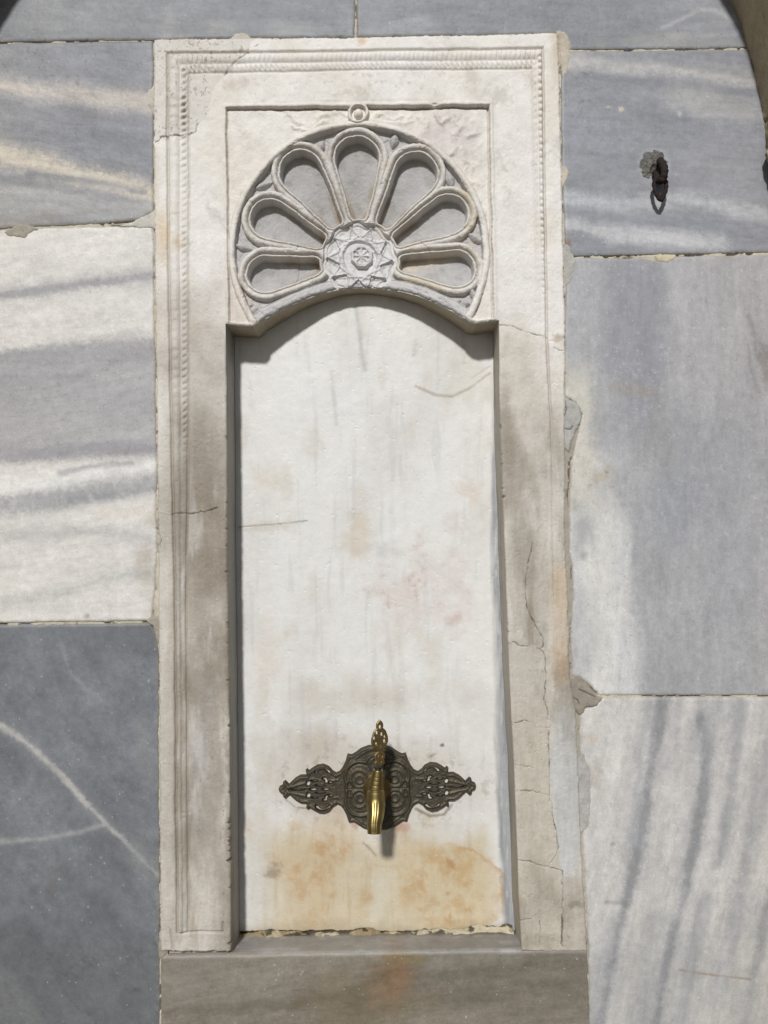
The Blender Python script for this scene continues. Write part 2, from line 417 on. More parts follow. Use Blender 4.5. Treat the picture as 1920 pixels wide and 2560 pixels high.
def paint_D(px, py):
    w = 4 * fbm(px, py, 160, 4, 51); y = py + w; sl = 0.055 * px
    c = base(px, (221, 217, 210)); c = mottle(c, px, py, 0.05, 52)
    c = mix(c, (185, 182, 180), stroke(px, y, [(-60, 745), (150, 715), (390, 684)], 26, 1.0, 0.5), 0.5)
    c = mix(c, (146, 144, 147), stroke(px, y, [(-60, 752), (0, 741), (150, 721), (280, 702), (400, 688)], 9, 0.9, 0.45), 0.8)
    gy = y + 9 * fbm(px, py, 9, 4, 59, .8)
    g = sst(862, 890, gy + sl * 1.3) * sst(1168, 1142, gy + sl * .6)
    c = mix(c, (171, 169, 170), g, 0.9)
    for pts, ww, a in [([(-60, 905), (150, 885), (390, 865)], 22, .5), ([(0, 955), (200, 935), (300, 900), (400, 880)], 9, .5),
                       ([(-60, 1145), (60, 1140), (200, 1118), (330, 1122), (400, 1130)], 13, .6), ([(-60, 1000), (180, 980), (390, 1000)], 30, .25)]:
        c = mix(c, (146, 144, 148), stroke(px, y, pts, ww, 1.2, 0.6), a)
    c = mix(c, (186, 185, 184), blob(px, py, 300, 1080, 110, 22, -4, 0.9, 0.7), 0.5)
    c = mix(c, (236, 234, 230), stroke(px, y, [(-60, 1225), (100, 1212), (220, 1190), (390, 1165)], 15, 0.9, 0.35), 0.9)
    c = mix(c, (150, 150, 152), stroke(px, y, [(150, 1180), (240, 1165), (330, 1158)], 5, 1.0, 0.6), 0.6)
    c = mix(c, (161, 161, 163), stroke(px, y, [(-60, 1262), (120, 1250), (250, 1232), (400, 1205)], 26, 0.6, 0.4), 0.85)
    c = mix(c, (140, 139, 142), stroke(px, y, [(150, 1250), (280, 1240), (400, 1215)], 8, 1.2, 0.6), 0.45)
    c = mix(c, (224, 220, 214), stroke(px, y, [(-60, 1322), (120, 1305), (260, 1282), (400, 1265)], 18, 0.8, 0.4), 0.8)
    c = mix(c, (186, 184, 183), stroke(px, y, [(-60, 1345), (200, 1325), (300, 1335), (390, 1350)], 14, 1.2, 0.6), 0.6)
    c = mix(c, (188, 186, 184), stroke(px, y, [(0, 1505), (150, 1480), (260, 1450), (390, 1430)], 14, 1.2, 0.7), 0.6)
    c = mix(c, (160, 148, 130), blob(px, py, 365, 1410, 22, 90, 0, 0.9, 0.9), 0.4)
    c = mix(c, (130, 122, 112), blob(px, py, 217, 1540, 7, 6), 0.5)
    c = mix(c, (214, 196, 172), blob(px, py, 320, 1280, 60, 12, 0, 0.9, 0.7), 0.3)
    c = mix(c, (128, 124, 120), pitting(px, py, 54, 0.75) * g, 0.5)
    return c
def paint_E(px, py):
    c = base(px, (121, 124, 128)); c = mottle(c, px, py, 0.12, 61, 80)
    w = 4 * fbm(px, py, 70, 4, 62); x = px + w
    c = mix(c, (106, 109, 113), sst(0.1, 0.9, fbm(px, py, 230, 5, 63)), 0.6)
    c = mix(c, (134, 137, 141), sst(0.1, 0.8, fbm(px + 300, py, 150, 6, 64, .6)), 0.6)
    c = mix(c, (100, 101, 101), sst(2150, 2500, py), 0.6)
    c = mix(c, (98, 100, 103), sst(1700, 1560, py) * sst(150, 320, px), 0.5)
    V1 = [(-60, 1775), (0, 1812), (80, 1866), (150, 1935), (220, 2012), (265, 2060), (330, 2122), (372, 2165), (400, 2190)]
    c = mix(c, (148, 148, 150), stroke(x, py, V1, 15, 1.2, 0.5), 0.35)
    c = mix(c, (194, 191, 187), stroke(x, py, V1[:5], 7.5, 0.8, 0.5), 0.85)
    c = mix(c, (184, 181, 177), stroke(x, py, V1[3:], 5, 0.8, 0.5), 0.85)
    c = mix(c, (168, 168, 166), stroke(x, py, [(265, 2060), (200, 2080), (100, 2098), (-60, 2108)], 5, 1.1, 0.5), 0.65)
    c = mix(c, (148, 149, 150), stroke(x, py, [(155, 1612), (165, 1650), (185, 1690), (215, 1722), (255, 1752)], 6, 1.1, 0.6), 0.6)
    c = mix(c, (138, 138, 138), blob(px, py, 365, 1890, 24, 80, -8, 0.9, 0.6), 0.45)
    c = mix(c, (140, 140, 138), blob(px, py, 352, 2140, 45, 38, 30, 0.9, 0.8), 0.55)
    c = mix(c, (104, 98, 88), blob(px, py, 135, 2210, 14, 46, 20, 0.9, 0.5), 0.35)
    c = mix(c, (140, 142, 138), stroke(x, py, [(-60, 2420), (10, 2470), (60, 2540), (100, 2640)], 26, 1.0, 0.7), 0.4)
    c = mix(c, (136, 138, 136), sst(0.45, 0.8, fbm(px, py, 28, 5, 65, 0.7)) * sst(2300, 2500, py) * sst(200, 350, px), 0.6)
    c = dots(c, px, py, 90, (0, 1600, 390, 2560), (176, 178, 178), 66, 1.2, 3.6, 0.7)
    return c
def paint_F(px, py):
    w = 5 * fbm(px, py, 170, 4, 71); y = py + w
    c = base(px, (144, 145, 151)); c = mottle(c, px, py, 0.075, 72)
    c = mix(c, (196, 193, 189), stroke(px, y, [(1400, 150), (1560, 166), (1750, 180), (1960, 205)], 17, 0.9, 0.4), 0.85)
    c = mix(c, (128, 131, 138), stroke(px, y, [(1440, 188), (1560, 200), (1700, 212), (1910, 234)], 6.5, 0.9, 0.5), 0.75)
    c = mix(c, (132, 136, 142), stroke(px, y, [(1520, 145), (1700, 158), (1900, 190)], 7, 1.2, 0.5), 0.45)
    c = mix(c, (177, 175, 172), blob(px, py, 1800, 262, 130, 32, 8, 0.8, 0.6), 0.7)
    c = mix(c, (166, 166, 168), blob(px, py, 1780, 420, 140, 60, 0, 0.9, 0.6), 0.4)
    c = mix(c, (198, 199, 200), stroke(px, y, [(1390, 492), (1560, 505), (1700, 500), (1940, 535)], 15, 1.1, 0.6), 0.7)
    c = mix(c, (204, 204, 204), stroke(px, y, [(1390, 556), (1520, 578), (1680, 598), (1800, 604)], 17, 1.1, 0.6), 0.75)
    c = mix(c, (142, 144, 152), stroke(px, y, [(1420, 528), (1600, 548), (1940, 585)], 12, 1.1, 0.5), 0.6)
    c = mix(c, (206, 198, 176), blob(px, py, 1553, 274, 7, 6, 0, 0.3, 0.2), 0.9)
    c = mix(c, (196, 190, 176), blob(px, py, 1520, 268, 9, 4, 0, 0.5, 0.6), 0.6)
    c = mix(c, (188, 188, 188), blob(px, py, 1698, 286, 5, 8, 0, 0.5, 0.5), 0.7)
    c = mix(c, (120, 92, 62), blob(px, py, 1416, 615, 9, 28, 0, 0.6, 0.6), 0.75)
    c = mix(c, (190, 187, 180), blob(px, py, 1430, 150, 35, 26, 0, 0.9, 0.6), 0.5)
    c = mix(c, (100, 100, 106), pitting(px, py, 73, 0.6) * blob(px, py, 1430, 250, 60, 90, 0, 0.9, 0.6), 0.6)
    c = dots(c, px, py, 40, (1420, 140, 1900, 620), (192, 192, 194), 74, 1.0, 2.6, 0.6)
    return c
def paint_G(px, py):
    w = 26 * fbm(px, py, 150, 5, 81, sy=2.2) + 11 * fbm(px, py, 8, 4, 89, .8); x = px + w
    c = base(px, (171, 171, 173)); c = mottle(c, px, py, 0.075, 82)
    c = mix(c, (147, 147, 154), blob(px, py, 1580, 830, 85, 190, 0, 0.7, 0.6, 83), 0.75)
    c = mix(c, (178, 175, 175), sst(1640, 1720, x) * sst(1150, 900, py), 0.55)
    c = mix(c, (214, 209, 196), sst(1525, 1470, x) * sst(860, 990, py), 0.85)
    c = mix(c, (214, 213, 211), sst(1630, 1560, x + 0.0 * py) * sst(1230, 1330, py), 0.85)
    c = mix(c, (218, 215, 206), blob(px, py, 1500, 1500, 40, 260, 0, 0.8, 0.6), 0.5)
    c = mix(c, (150, 152, 158), blob(px, py, 1690, 1210, 60, 170, 4, 0.8, 0.7, 84), 0.55)
    c = mix(c, (154, 155, 160), blob(px, py, 1450, 1330, 28, 60, 0, 0.9, 0.6), 0.55)
    c = mix(c, (150, 151, 158), blob(px, py, 1800, 1250, 40, 260, 3, 0.9, 0.6, 85), 0.4)
    c = mix(c, (155, 155, 161), blob(px, py, 1450, 1600, 30, 110, 0, 0.9, 0.6), 0.4)
    c = mix(c, (150, 150, 158), blob(px, py, 1880, 1150, 30, 330, 3, 0.9, 0.5), 0.35)
    c = mix(c, (156, 146, 132), blob(px, py, 1590, 975, 62, 14, 8, 0.9, 0.8), 0.4)
    c = mix(c, (148, 140, 128), blob(px, py, 1655, 1120, 40, 60, 0, 0.9, 0.9), 0.22)
    c = mix(c, (174, 160, 132), blob(px, py, 1500, 1190, 30, 12, -35, 0.9, 0.6), 0.5)
    c = mix(c, (126, 122, 112), blob(px, py, 1517, 1181, 4, 3), 0.5)
    c = mix(c, (140, 136, 134), stroke(px, py, [(1872, 790), (1885, 830), (1893, 890)], 4, 1, .8), 0.55)
    c = mix(c, (140, 136, 134), stroke(px, py, [(1868, 860), (1880, 930), (1898, 985)], 4, 1, .8), 0.55)
    c = mix(c, (138, 130, 124), blob(px, py, 1912, 920, 14, 50, 0, 0.6, 0.8), 0.6)
    c = mix(c, (118, 120, 124), blob(px, py, 1458, 1390, 9, 12, 20, .8, .4), 0.45)
    c = mix(c, (128, 126, 130), pitting(px, py, 86, 0.72), 0.3)
    c = mix(c, (196, 196, 198), pitting(px + 500, py, 87, 0.72) * sst(1380, 1250, py), 0.5)
    c = dots(c, px, py, 110, (1430, 660, 1910, 1720), (205, 205, 206), 88, 1.0, 3.0, 0.6)
    return c
def paint_H(px, py):
    w = 6 * fbm(px, py, 260, 4, 91) + 2.5 * fbm(px, py, 30, 3, 99); x = px + w
    c = base(px, (206, 202, 197)); c = mottle(c, px, py, 0.06, 92)
    c = mix(c, (176, 174, 168), sst(2150, 2560, py), 0.6)
    V = [([(1662, 1735), (1642, 1850), (1625, 1930), (1602, 2060), (1585, 2160), (1560, 2280), (1530, 2400), (1500, 2560), (1480, 2680)], 9, .85, (138, 139, 142)),
         ([(1752, 1800), (1764, 1870), (1755, 1960), (1738, 2090), (1712, 2230), (1685, 2340), (1660, 2440), (1632, 2580), (1615, 2700)], 8, .8, (140, 141, 144)),
         ([(1790, 1740), (1775, 1820), (1770, 1880)], 16, .45, (156, 158, 162)),
         ([(1850, 1745), (1838, 1880), (1822, 2000), (1806, 2110), (1795, 2160)], 9, .65, (150, 152, 156)),
         ([(1930, 1800), (1900, 1960), (1886, 2060), (1862, 2170), (1850, 2260), (1822, 2380), (1790, 2500)], 13, .6, (160, 161, 164)),
         ([(1950, 2180), (1915, 2300), (1885, 2430), (1860, 2560), (1845, 2680)], 9, .65, (146, 149, 150)),
         ([(1625, 1760), (1600, 1880), (1590, 2000), (1575, 2100)], 8, .4, (160, 162, 166)),
         ([(1700, 1745), (1690, 1860), (1662, 1920)], 7, .45, (158, 160, 164)),
         ([(1640, 2300), (1622, 2420), (1600, 2560)], 14, .4, (162, 163, 163)),
         ([(1760, 2250), (1735, 2380), (1715, 2480), (1690, 2600)], 10, .55, (156, 158, 160)),
         ([(1530, 2300), (1500, 2450), (1480, 2600)], 9, .35, (165, 165, 166))]
    for pts, ww, a, rgb in V:
        c = mix(c, (164, 166, 169), stroke(x + 6, py, pts, ww * 3.0, 1.0, 0.9, 7), a * 0.5)
        c = mix(c, np.array(rgb) - 4, stroke(x, py, pts, ww * 1.25, 0.9, 0.9), a * 0.95)
    c = mix(c, (152, 142, 130), blob(px, py, 1468, 1940, 26, 34, 0, 0.9, 0.8), 0.5)
    c = mix(c, (196, 178, 150), blob(px, py, 1478, 1845, 16, 14), 0.35)
    c = mix(c, (150, 128, 102), stroke(px, py, [(1700, 2425), (1770, 2436), (1875, 2448)], 2.2, 1.0, 0.8), 0.7)
    c = mix(c, (140, 138, 134), blob(px, py, 1532, 2110, 6, 4), 0.5)
    c = mix(c, (140, 140, 140), stroke(px, py, [(1515, 2255), (1560, 2258), (1575, 2262)], 3, 1, .8), 0.5)
    c = dots(c, px, py, 80, (1470, 1760, 1915, 2550), (214, 214, 212), 94, 1.2, 3.6, 0.6)
    return c
PAINT = {'A': paint_A, 'B': paint_B, 'C': paint_C, 'D': paint_D, 'E': paint_E, 'F': paint_F, 'G': paint_G, 'H': paint_H}

def slab_edge_noise(px, py, k):
    return 1.5 * fbm(px, py, 30, 5, 200 + k, 0.6) - 1.2 + 2.5 * pitting(px, py, 220 + k, 0.8)

# ------------------------------------------------------------------ the marble wall: slabs and mortar
SX0, _ = unproj(-30, 1280, 0); SX1, _ = unproj(1950, 1280, 0)
_, SZ1 = unproj(960, -40, 0); _, SZ0 = unproj(960, 2600, 0)
STEP = 0.00135
GROUND_Z = -1.30
wall = thing('marble_wall', 'wall of large grey and white marble slabs with cream mortar joints around the fountain', 'wall', (0, 0.08, GROUND_Z))
SLAB_LABEL = {
 'A': 'dark grey slab above the frame, left of the upright joint', 'B': 'grey slab above the frame, right of the upright joint',
 'C': 'grey slab with two sloping pale bands, upper left', 'D': 'white slab with grey bands, middle left', 'E': 'dark blue-grey slab with thin white veins, lower left',
 'F': 'grey slab holding the iron ring, upper right', 'G': 'tall grey slab with a pale left side, middle right', 'H': 'white slab with slanting dark veins, lower right'}
for k, (nm, poly) in enumerate(SLABS.items()):
    P = np.array(poly, float)
    wx, wz = unproj(P[:, 0], P[:, 1], 0.0)
    wz = np.maximum(wz, GROUND_Z)
    xs = axis(wx.min() - 0.006, wx.max() + 0.006, STEP, SX0, SX1, 0.010)
    zs = axis(wz.min() - 0.006, wz.max() + 0.006, STEP, SZ0, SZ1, 0.015)[::-1]
    X, Z = np.meshgrid(xs, zs)
    px, py = proj(X, 0.0, Z)
    sd = sdpoly(px, py, poly) + slab_edge_noise(px, py, k)
    if nm == 'B':   # keep clear of the notch over the frame corner
        pass
    h = 0.55 * fbm(px, py, 260, 3, 300 + k) + 0.16 * fbm(px, py, 45, 4, 310 + k, 0.6) + 0.04 * fbm(px, py, 6, 3, 320 + k)
    h -= 0.45 * pitting(px, py, 330 + k, 0.95)
    # worn arris then the sunk side of the slab
    h -= 0.9 * sst(-7, 0, sd) + 6.0 * sst(-1.0, 2.2, sd)
    col = PAINT[nm](px, py)
    col = veil(col, px, py, *(lambda q: (q[0], q[1], q[2]))({'A': (3, 26, .17), 'B': (-4, 26, .17), 'C': (9, 20, .19), 'D': (-6, 18, .09), 'E': (50, 60, .15, 0, 2.0), 'F': (5, 18, .13), 'G': (90, 24, .10), 'H': (101, 26, .12)}[nm]), 1300 + 20 * k, 2.0 if nm == 'E' else 6.0)
    # grime that has crept in from the joints
    col = mix(col, (160, 150, 130), sst(-8, 0, sd + 5 * fbm(px, py, 24, 4, 340 + k)), 0.4)
    if nm == 'F':
        hole = np.hypot(px - 1635, py - 412)
        h -= 5 * (1 - sst(26, 34, hole + 5 * fbm(px, py, 12, 3, 77)))
        col = mix(col, (178, 180, 184), (1 - sst(36, 48, hole)) * 1.0, 0.35)
    keep = np.ones((X.shape[0] - 1, X.shape[1] - 1), bool)
    far = sd > 9
    keep &= ~(far[:-1, :-1] & far[1:, 1:] & far[1:, :-1] & far[:-1, 1:])
    grid_part('marble_slab', X, 0.0, Z, h, col, M_slab, wall, keep, SLAB_LABEL[nm])

# mortar, one bed showing in every joint and smeared over the edges in places
xs = axis(SX0 - 0.12, SX1 + 0.12, STEP, SX0, SX1, 0.012)
zs = axis(GROUND_Z, SZ1 + 0.42, STEP, SZ0, SZ1, 0.012)[::-1]
X, Z = np.meshgrid(xs, zs)
px, py = proj(X, 0.0, Z)
inner = np.full(px.shape, -1e3)
near = np.zeros(px.shape, bool)
sdall = np.full(px.shape, 1e3)
for k, (nm, poly) in enumerate(SLABS.items()):
    P = np.array(poly, float)
    bb = (px > P[:, 0].min() - 30) & (px < P[:, 0].max() + 30) & (py > P[:, 1].min() - 30) & (py < P[:, 1].max() + 30)
    s = np.full(px.shape, 1e3); s[bb] = sdpoly(px[bb], py[bb], poly)
    sdall = np.minimum(sdall, s)
fx = (px > frame_L(py) + 14) & (px < frame_R(py) - 14) & (py > frame_T(px) + 14) & (py < 2420)
fx |= (px > 425) & (px < 1445) & (py > 2380)
mh = -1.7 + 0.5 * fbm(px, py, 20, 4, 401)
crev = sst(0.05, 0.45, fbm(px, py, 34, 4, 402, 0.6)) * (1 - sst(2.5, 6.0, sdall))
mh -= 4.0 * crev
mcol = base(px, (196, 188, 170)); mcol = mottle(mcol, px, py, 0.13, 403, 30)
right_side = sst(1395, 1405, px) * sst(700, 900, py)
mcol = mix(mcol, (164, 158, 146), right_side * sst(1480, 1440, px), 0.85)
mcol = mix(mcol, (84, 72, 56), crev, 0.8)
for (cx, cy, rx, ry) in [(1427, 1190, 6, 16), (1427, 1245, 9, 26), (1441, 1425, 8, 14), (1430, 1085, 4, 6), (1414, 850, 4, 16), (1425, 1160, 3, 5)]:
    b = blob(px, py, cx, cy, rx, ry, 0, 0.3, 0.4)
    mcol = mix(mcol, (104, 82, 60), b, 0.9); mh -= 3.5 * b
pk = np.zeros(px.shape)
for q, (poly, rgb, lift) in enumerate(PATCHES):
    P = np.array(poly, float)
    bb = (px > P[:, 0].min() - 12) & (px < P[:, 0].max() + 12) & (py > P[:, 1].min() - 12) & (py < P[:, 1].max() + 12)
    s = np.full(px.shape, 50.0)
    s[bb] = sdpoly(px[bb], py[bb], poly) + 3.0 * fbm(px[bb], py[bb], 14, 4, 420 + q, 0.6)
    m = 1 - sst(-1.5, 1.5, s)
    pk = np.maximum(pk, m)
    m2 = 1 - sst(-6, 1.5, s)
    mh = mh * (1 - m) + (0.15 + (0.6 * lift) * m2 + 0.55 * fbm(px, py, 16, 5, 430, .6)) * m
    c2 = tint(base(px, rgb), 1.04 + 0.16 * fbm(px, py, 22, 5, 440 + q, .65))
    mcol = mcol * (1 - m[..., None]) + c2 * m[..., None]
    rim = np.exp(-((s - 0.5) / 1.6) ** 2) * sst(-0.2, 0.5, fbm(px, py, 30, 3, 450 + q))
    mcol = mix(mcol, (112, 102, 88), rim, 0.4)
for pts in [[(1411, 1002), (1416, 1022), (1412, 1040)], [(1424, 998), (1440, 1004), (1452, 1022), (1456, 1042), (1450, 1062)], [(1412, 1072), (1426, 1074), (1432, 1066)],
            [(1448, 1724), (1488, 1742)], [(1432, 1744), (1444, 1750), (1448, 1760)]]:
    d = pdist(px, py, pts, 10); m = 1 - sst(0.8, 2.2, d); mh -= 2.0 * m; mcol = mix(mcol, (80, 72, 60), m, 0.7)
skip = ((sdall < -16) & (pk < 0.01)) | fx
keep = ~(skip[:-1, :-1] & skip[1:, 1:] & skip[1:, :-1] & skip[:-1, 1:])
grid_part('mortar_joint', X, 0.0, Z, mh, mcol, M_mortar, wall, keep)

# ------------------------------------------------------------------ the fountain niche
fountain = thing('wall_fountain', 'tall carved white marble fountain niche with a scalloped shell head', 'fountain', (0.0, 0.07, float(unproj(935, FB, 0)[1]) - 0.25))

FR = 3.0   # the frame stands 3 mm proud of the slabs
def moulding(px, py):
    "carved border of the frame: grooves, a fluted roll, a rope"
    XLo = interp(py, [(122, 420), (330, 420), (600, 422), (1000, 428), (1500, 439), (2000, 441), (2335, 445)])
    XLi = interp(py, [(183, 474), (1000, 473), (1500, 467), (2330, 472)])
    YTo = interp(px, [(420, 136), (800, 131), (1356, 123)]); YTi = interp(px, [(474, 187), (900, 178), (1330, 175)])
    XRo = interp(py, [(122, 1356), (500, 1361), (850, 1367), (1050, 1377), (1450, 1384), (2400, 1400)]); XRi = XRo - interp(py, [(175, 27), (500, 25), (900, 22), (2400, 20)])
    YBo = 2331 + 0 * px; YBi = 2304 + 0 * px
    wob = 1.0 * fbm(px, py, 40, 3, 501)
    wL = (px + wob - XLo) / (XLi - XLo); wT = (py + wob - YTo) / (YTi - YTo); wR = (XRo - px + wob) / (XRo - XRi)
    wB = (YBo - py) / 55.0
    w = np.minimum(np.minimum(wL, wT), wR)
    left = (wL <= wT) & (wL <= wR); top = (wT < wL) & (wT <= wR); right = ~left & ~top
    t = np.where(top, px, py)
    span = np.where(left, XLi - XLo, np.where(top, YTi - YTo, XRo - XRi))
    fade_r = np.where(right, sst(860, 560, py), 1.0)            # right side worn smooth downward
    groove_r = np.where(right, 0.25 + 0.75 * sst(1150, 900, py), 1.0) * np.where(right, sst(1560, 1420, py), 1.0)
    wear = 0.55 + 0.45 * fbm(px, py, 55, 3, 502)
    rope_l = np.where(left, sst(1080, 980, py) * sst(600, 560, np.abs(py - 560) + 0 * py) , 1.0)
    lowl = np.where(left, sst(1050, 1200, py), 0.0)
    belowend = np.where(left, sst(2334, 2326, py), 1.0)
    h = np.zeros(px.shape)
    # outer groove and its shoulder
    g = np.exp(-((w * span) / 3.0) ** 2)
    h -= 3.8 * g * groove_r * belowend
    # roll
    s1 = np.clip((w - 0.06) / 0.50, 0, 1); roll = np.sin(np.pi * s1) ** 0.8
    per = np.where(top, 12.0, np.where(right, 17.0, 24.0))
    ph = 2 * np.pi * (t + 2.2 * fbm(px, py, 60, 2, 503)) / per
    fl = 0.5 + 0.5 * np.cos(ph)
    flamp = np.where(top, 2.3, np.where(right, 4.0, 1.0)) * wear * fade_r * (1 - lowl) * np.where(left, sst(1100, 1000, py), 1)
    inb = (w > 0) & (w < 1)
    h += np.where(inb, roll * (3.6 * np.where(right, np.maximum(fade_r, .08), 1.0) - flamp * (1 - fl) ** 2), 0) * belowend
    # rope / beads
    s2 = np.clip((w - 0.60) / 0.34, 0, 1); rope = np.sin(np.pi * s2)
    ph2 = 2 * np.pi * (t + np.where(left, 1, -1) * 9 * (w - 0.77) * 2 + 2.5 * fbm(px, py, 45, 2, 504)) / np.where(top, 12.5, 17.0)
    bd = 0.5 + 0.5 * np.cos(ph2)
    ramp = 1.2 * np.where(left, 0.45 + 1.1 * sst(360, 300, py) + 0.35, np.where(right, 0.3, 0.95)) * (1 - lowl)
    h += np.where(inb, rope * (1.5 * np.where(right, fade_r * .6, 1 - lowl) - 2.6 * ramp * (1 - bd) ** 2 * wear * fade_r), 0)
    # lower left: one plain roll between two lines
    s3 = np.clip((w - 0.05) / 0.9, 0, 1)
    h += np.where(inb, lowl * 1.3 * (np.sin(np.pi * s3) ** 0.6 - roll), 0) * belowend
    # inner groove
    gi = np.exp(-(((w - 1) * span) / 2.6) ** 2)
    h -= 2.0 * gi * np.where(right, 0.35 * fade_r, 1.0) * np.where(left, 1 - 0.35 * sst(500, 700, py) * sst(1300, 1100, py), 1) * belowend
    dirt = (0.55 * g * groove_r + 0.4 * gi * np.where(right, .4 * fade_r, 1)) * belowend + np.where(inb, 0.55 * (1 - fl) ** 2 * (flamp > .3) * wear, 0) * 0.35 + np.where(inb, rope * (1 - bd) ** 2 * ramp, 0) * 0.4
    for pts, a in [([(445, 2331), (500, 2326), (558, 2328)], 2.5), ([(558, 2328), (558, 2304)], 2.0), ([(427, 2322), (430, 2345), (433, 2370)], 1.6)]:
        d = pdist(px, py, pts, 12); m = np.exp(-(d / 2.4) ** 2); h -= a * m; dirt = np.maximum(dirt, 0.6 * m)
    return h, np.clip(dirt, 0, 1)

CRACKS = [
 ([(403, 346), (420, 344), (434, 345), (455, 341), (476, 338), (489, 331), (494, 318), (498, 312)], 1.5),
 ([(388, 358), (397, 354), (407, 345)], 1.3), ([(520, 222), (512, 235), (505, 245)], 1.0),
 ([(472, 105), (474, 112), (482, 116), (496, 120)], 1.2), ([(560, 190), (585, 165), (612, 142), (625, 125), (645, 115)], 1.2),
 ([(1247, 814), (1262, 815), (1279, 817), (1300, 826), (1326, 834), (1355, 841), (1368, 845)], 1.6), ([(1385, 872), (1397, 876), (1410, 880)], 1.1),
 ([(398, 1284), (430, 1288), (445, 1284), (480, 1284), (510, 1280), (545, 1270)], 1.5),
 ([(1330, 1360), (1318, 1420), (1312, 1470), (1314, 1500), (1322, 1535), (1345, 1575), (1358, 1598), (1356, 1615), (1350, 1626)], 1.5),
 ([(1280, 1604), (1298, 1613), (1318, 1616)], 1.5), ([(1340, 1620), (1352, 1624), (1362, 1640), (1364, 1700), (1360, 1750), (1370, 1780), (1372, 1820)], 1.1),
 ([(1278, 1806), (1296, 1804), (1312, 1800), (1326, 1806), (1338, 1816), (1370, 1819)], 1.6),
 ([(1372, 1820), (1370, 1860), (1372, 1910), (1372, 1990), (1378, 2010), (1384, 2060), (1390, 2080), (1394, 2120), (1386, 2140), (1374, 2160)], 1.4),
 ([(1287, 1909), (1310, 1916), (1333, 1917)], 1.0), ([(1285, 1977), (1300, 1976), (1330, 1977), (1352, 1982), (1372, 1986)], 1.6),
 ([(1293, 2149), (1310, 2150), (1325, 2154), (1345, 2162), (1370, 2166), (1398, 2172), (1404, 2180)], 1.7), ([(1404, 2176), (1406, 2250), (1404, 2366)], 1.8),
 ([(1318, 2240), (1330, 2235)], 0.9), ([(1345, 2270), (1350, 2330), (1351, 2360)], 0.8), ([(1300, 2300), (1325, 2296), (1344, 2285)], 0.9),
 ([(398, 1330), (404, 1350), (400, 1366)], 1.2),
]
def crackmap(px, py, cr, wob=2.0):
    m = np.zeros(px.shape)
    nx = px + wob * fbm(px, py, 9, 3, 601); ny = py + wob * fbm(px, py, 9, 3, 602)
    for pts, w in cr:
        d = pdist(nx, ny, pts, 14)
        ww = w * (0.55 + 0.35 * fbm(px, py, 30, 3, 603))
        m = np.maximum(m, (1 - sst(ww * 0.5, ww * 1.7 + 0.2, d)) * np.clip(0.75 + 0.6 * fbm(px, py, 18, 3, 604), 0.15, 1))
    return m

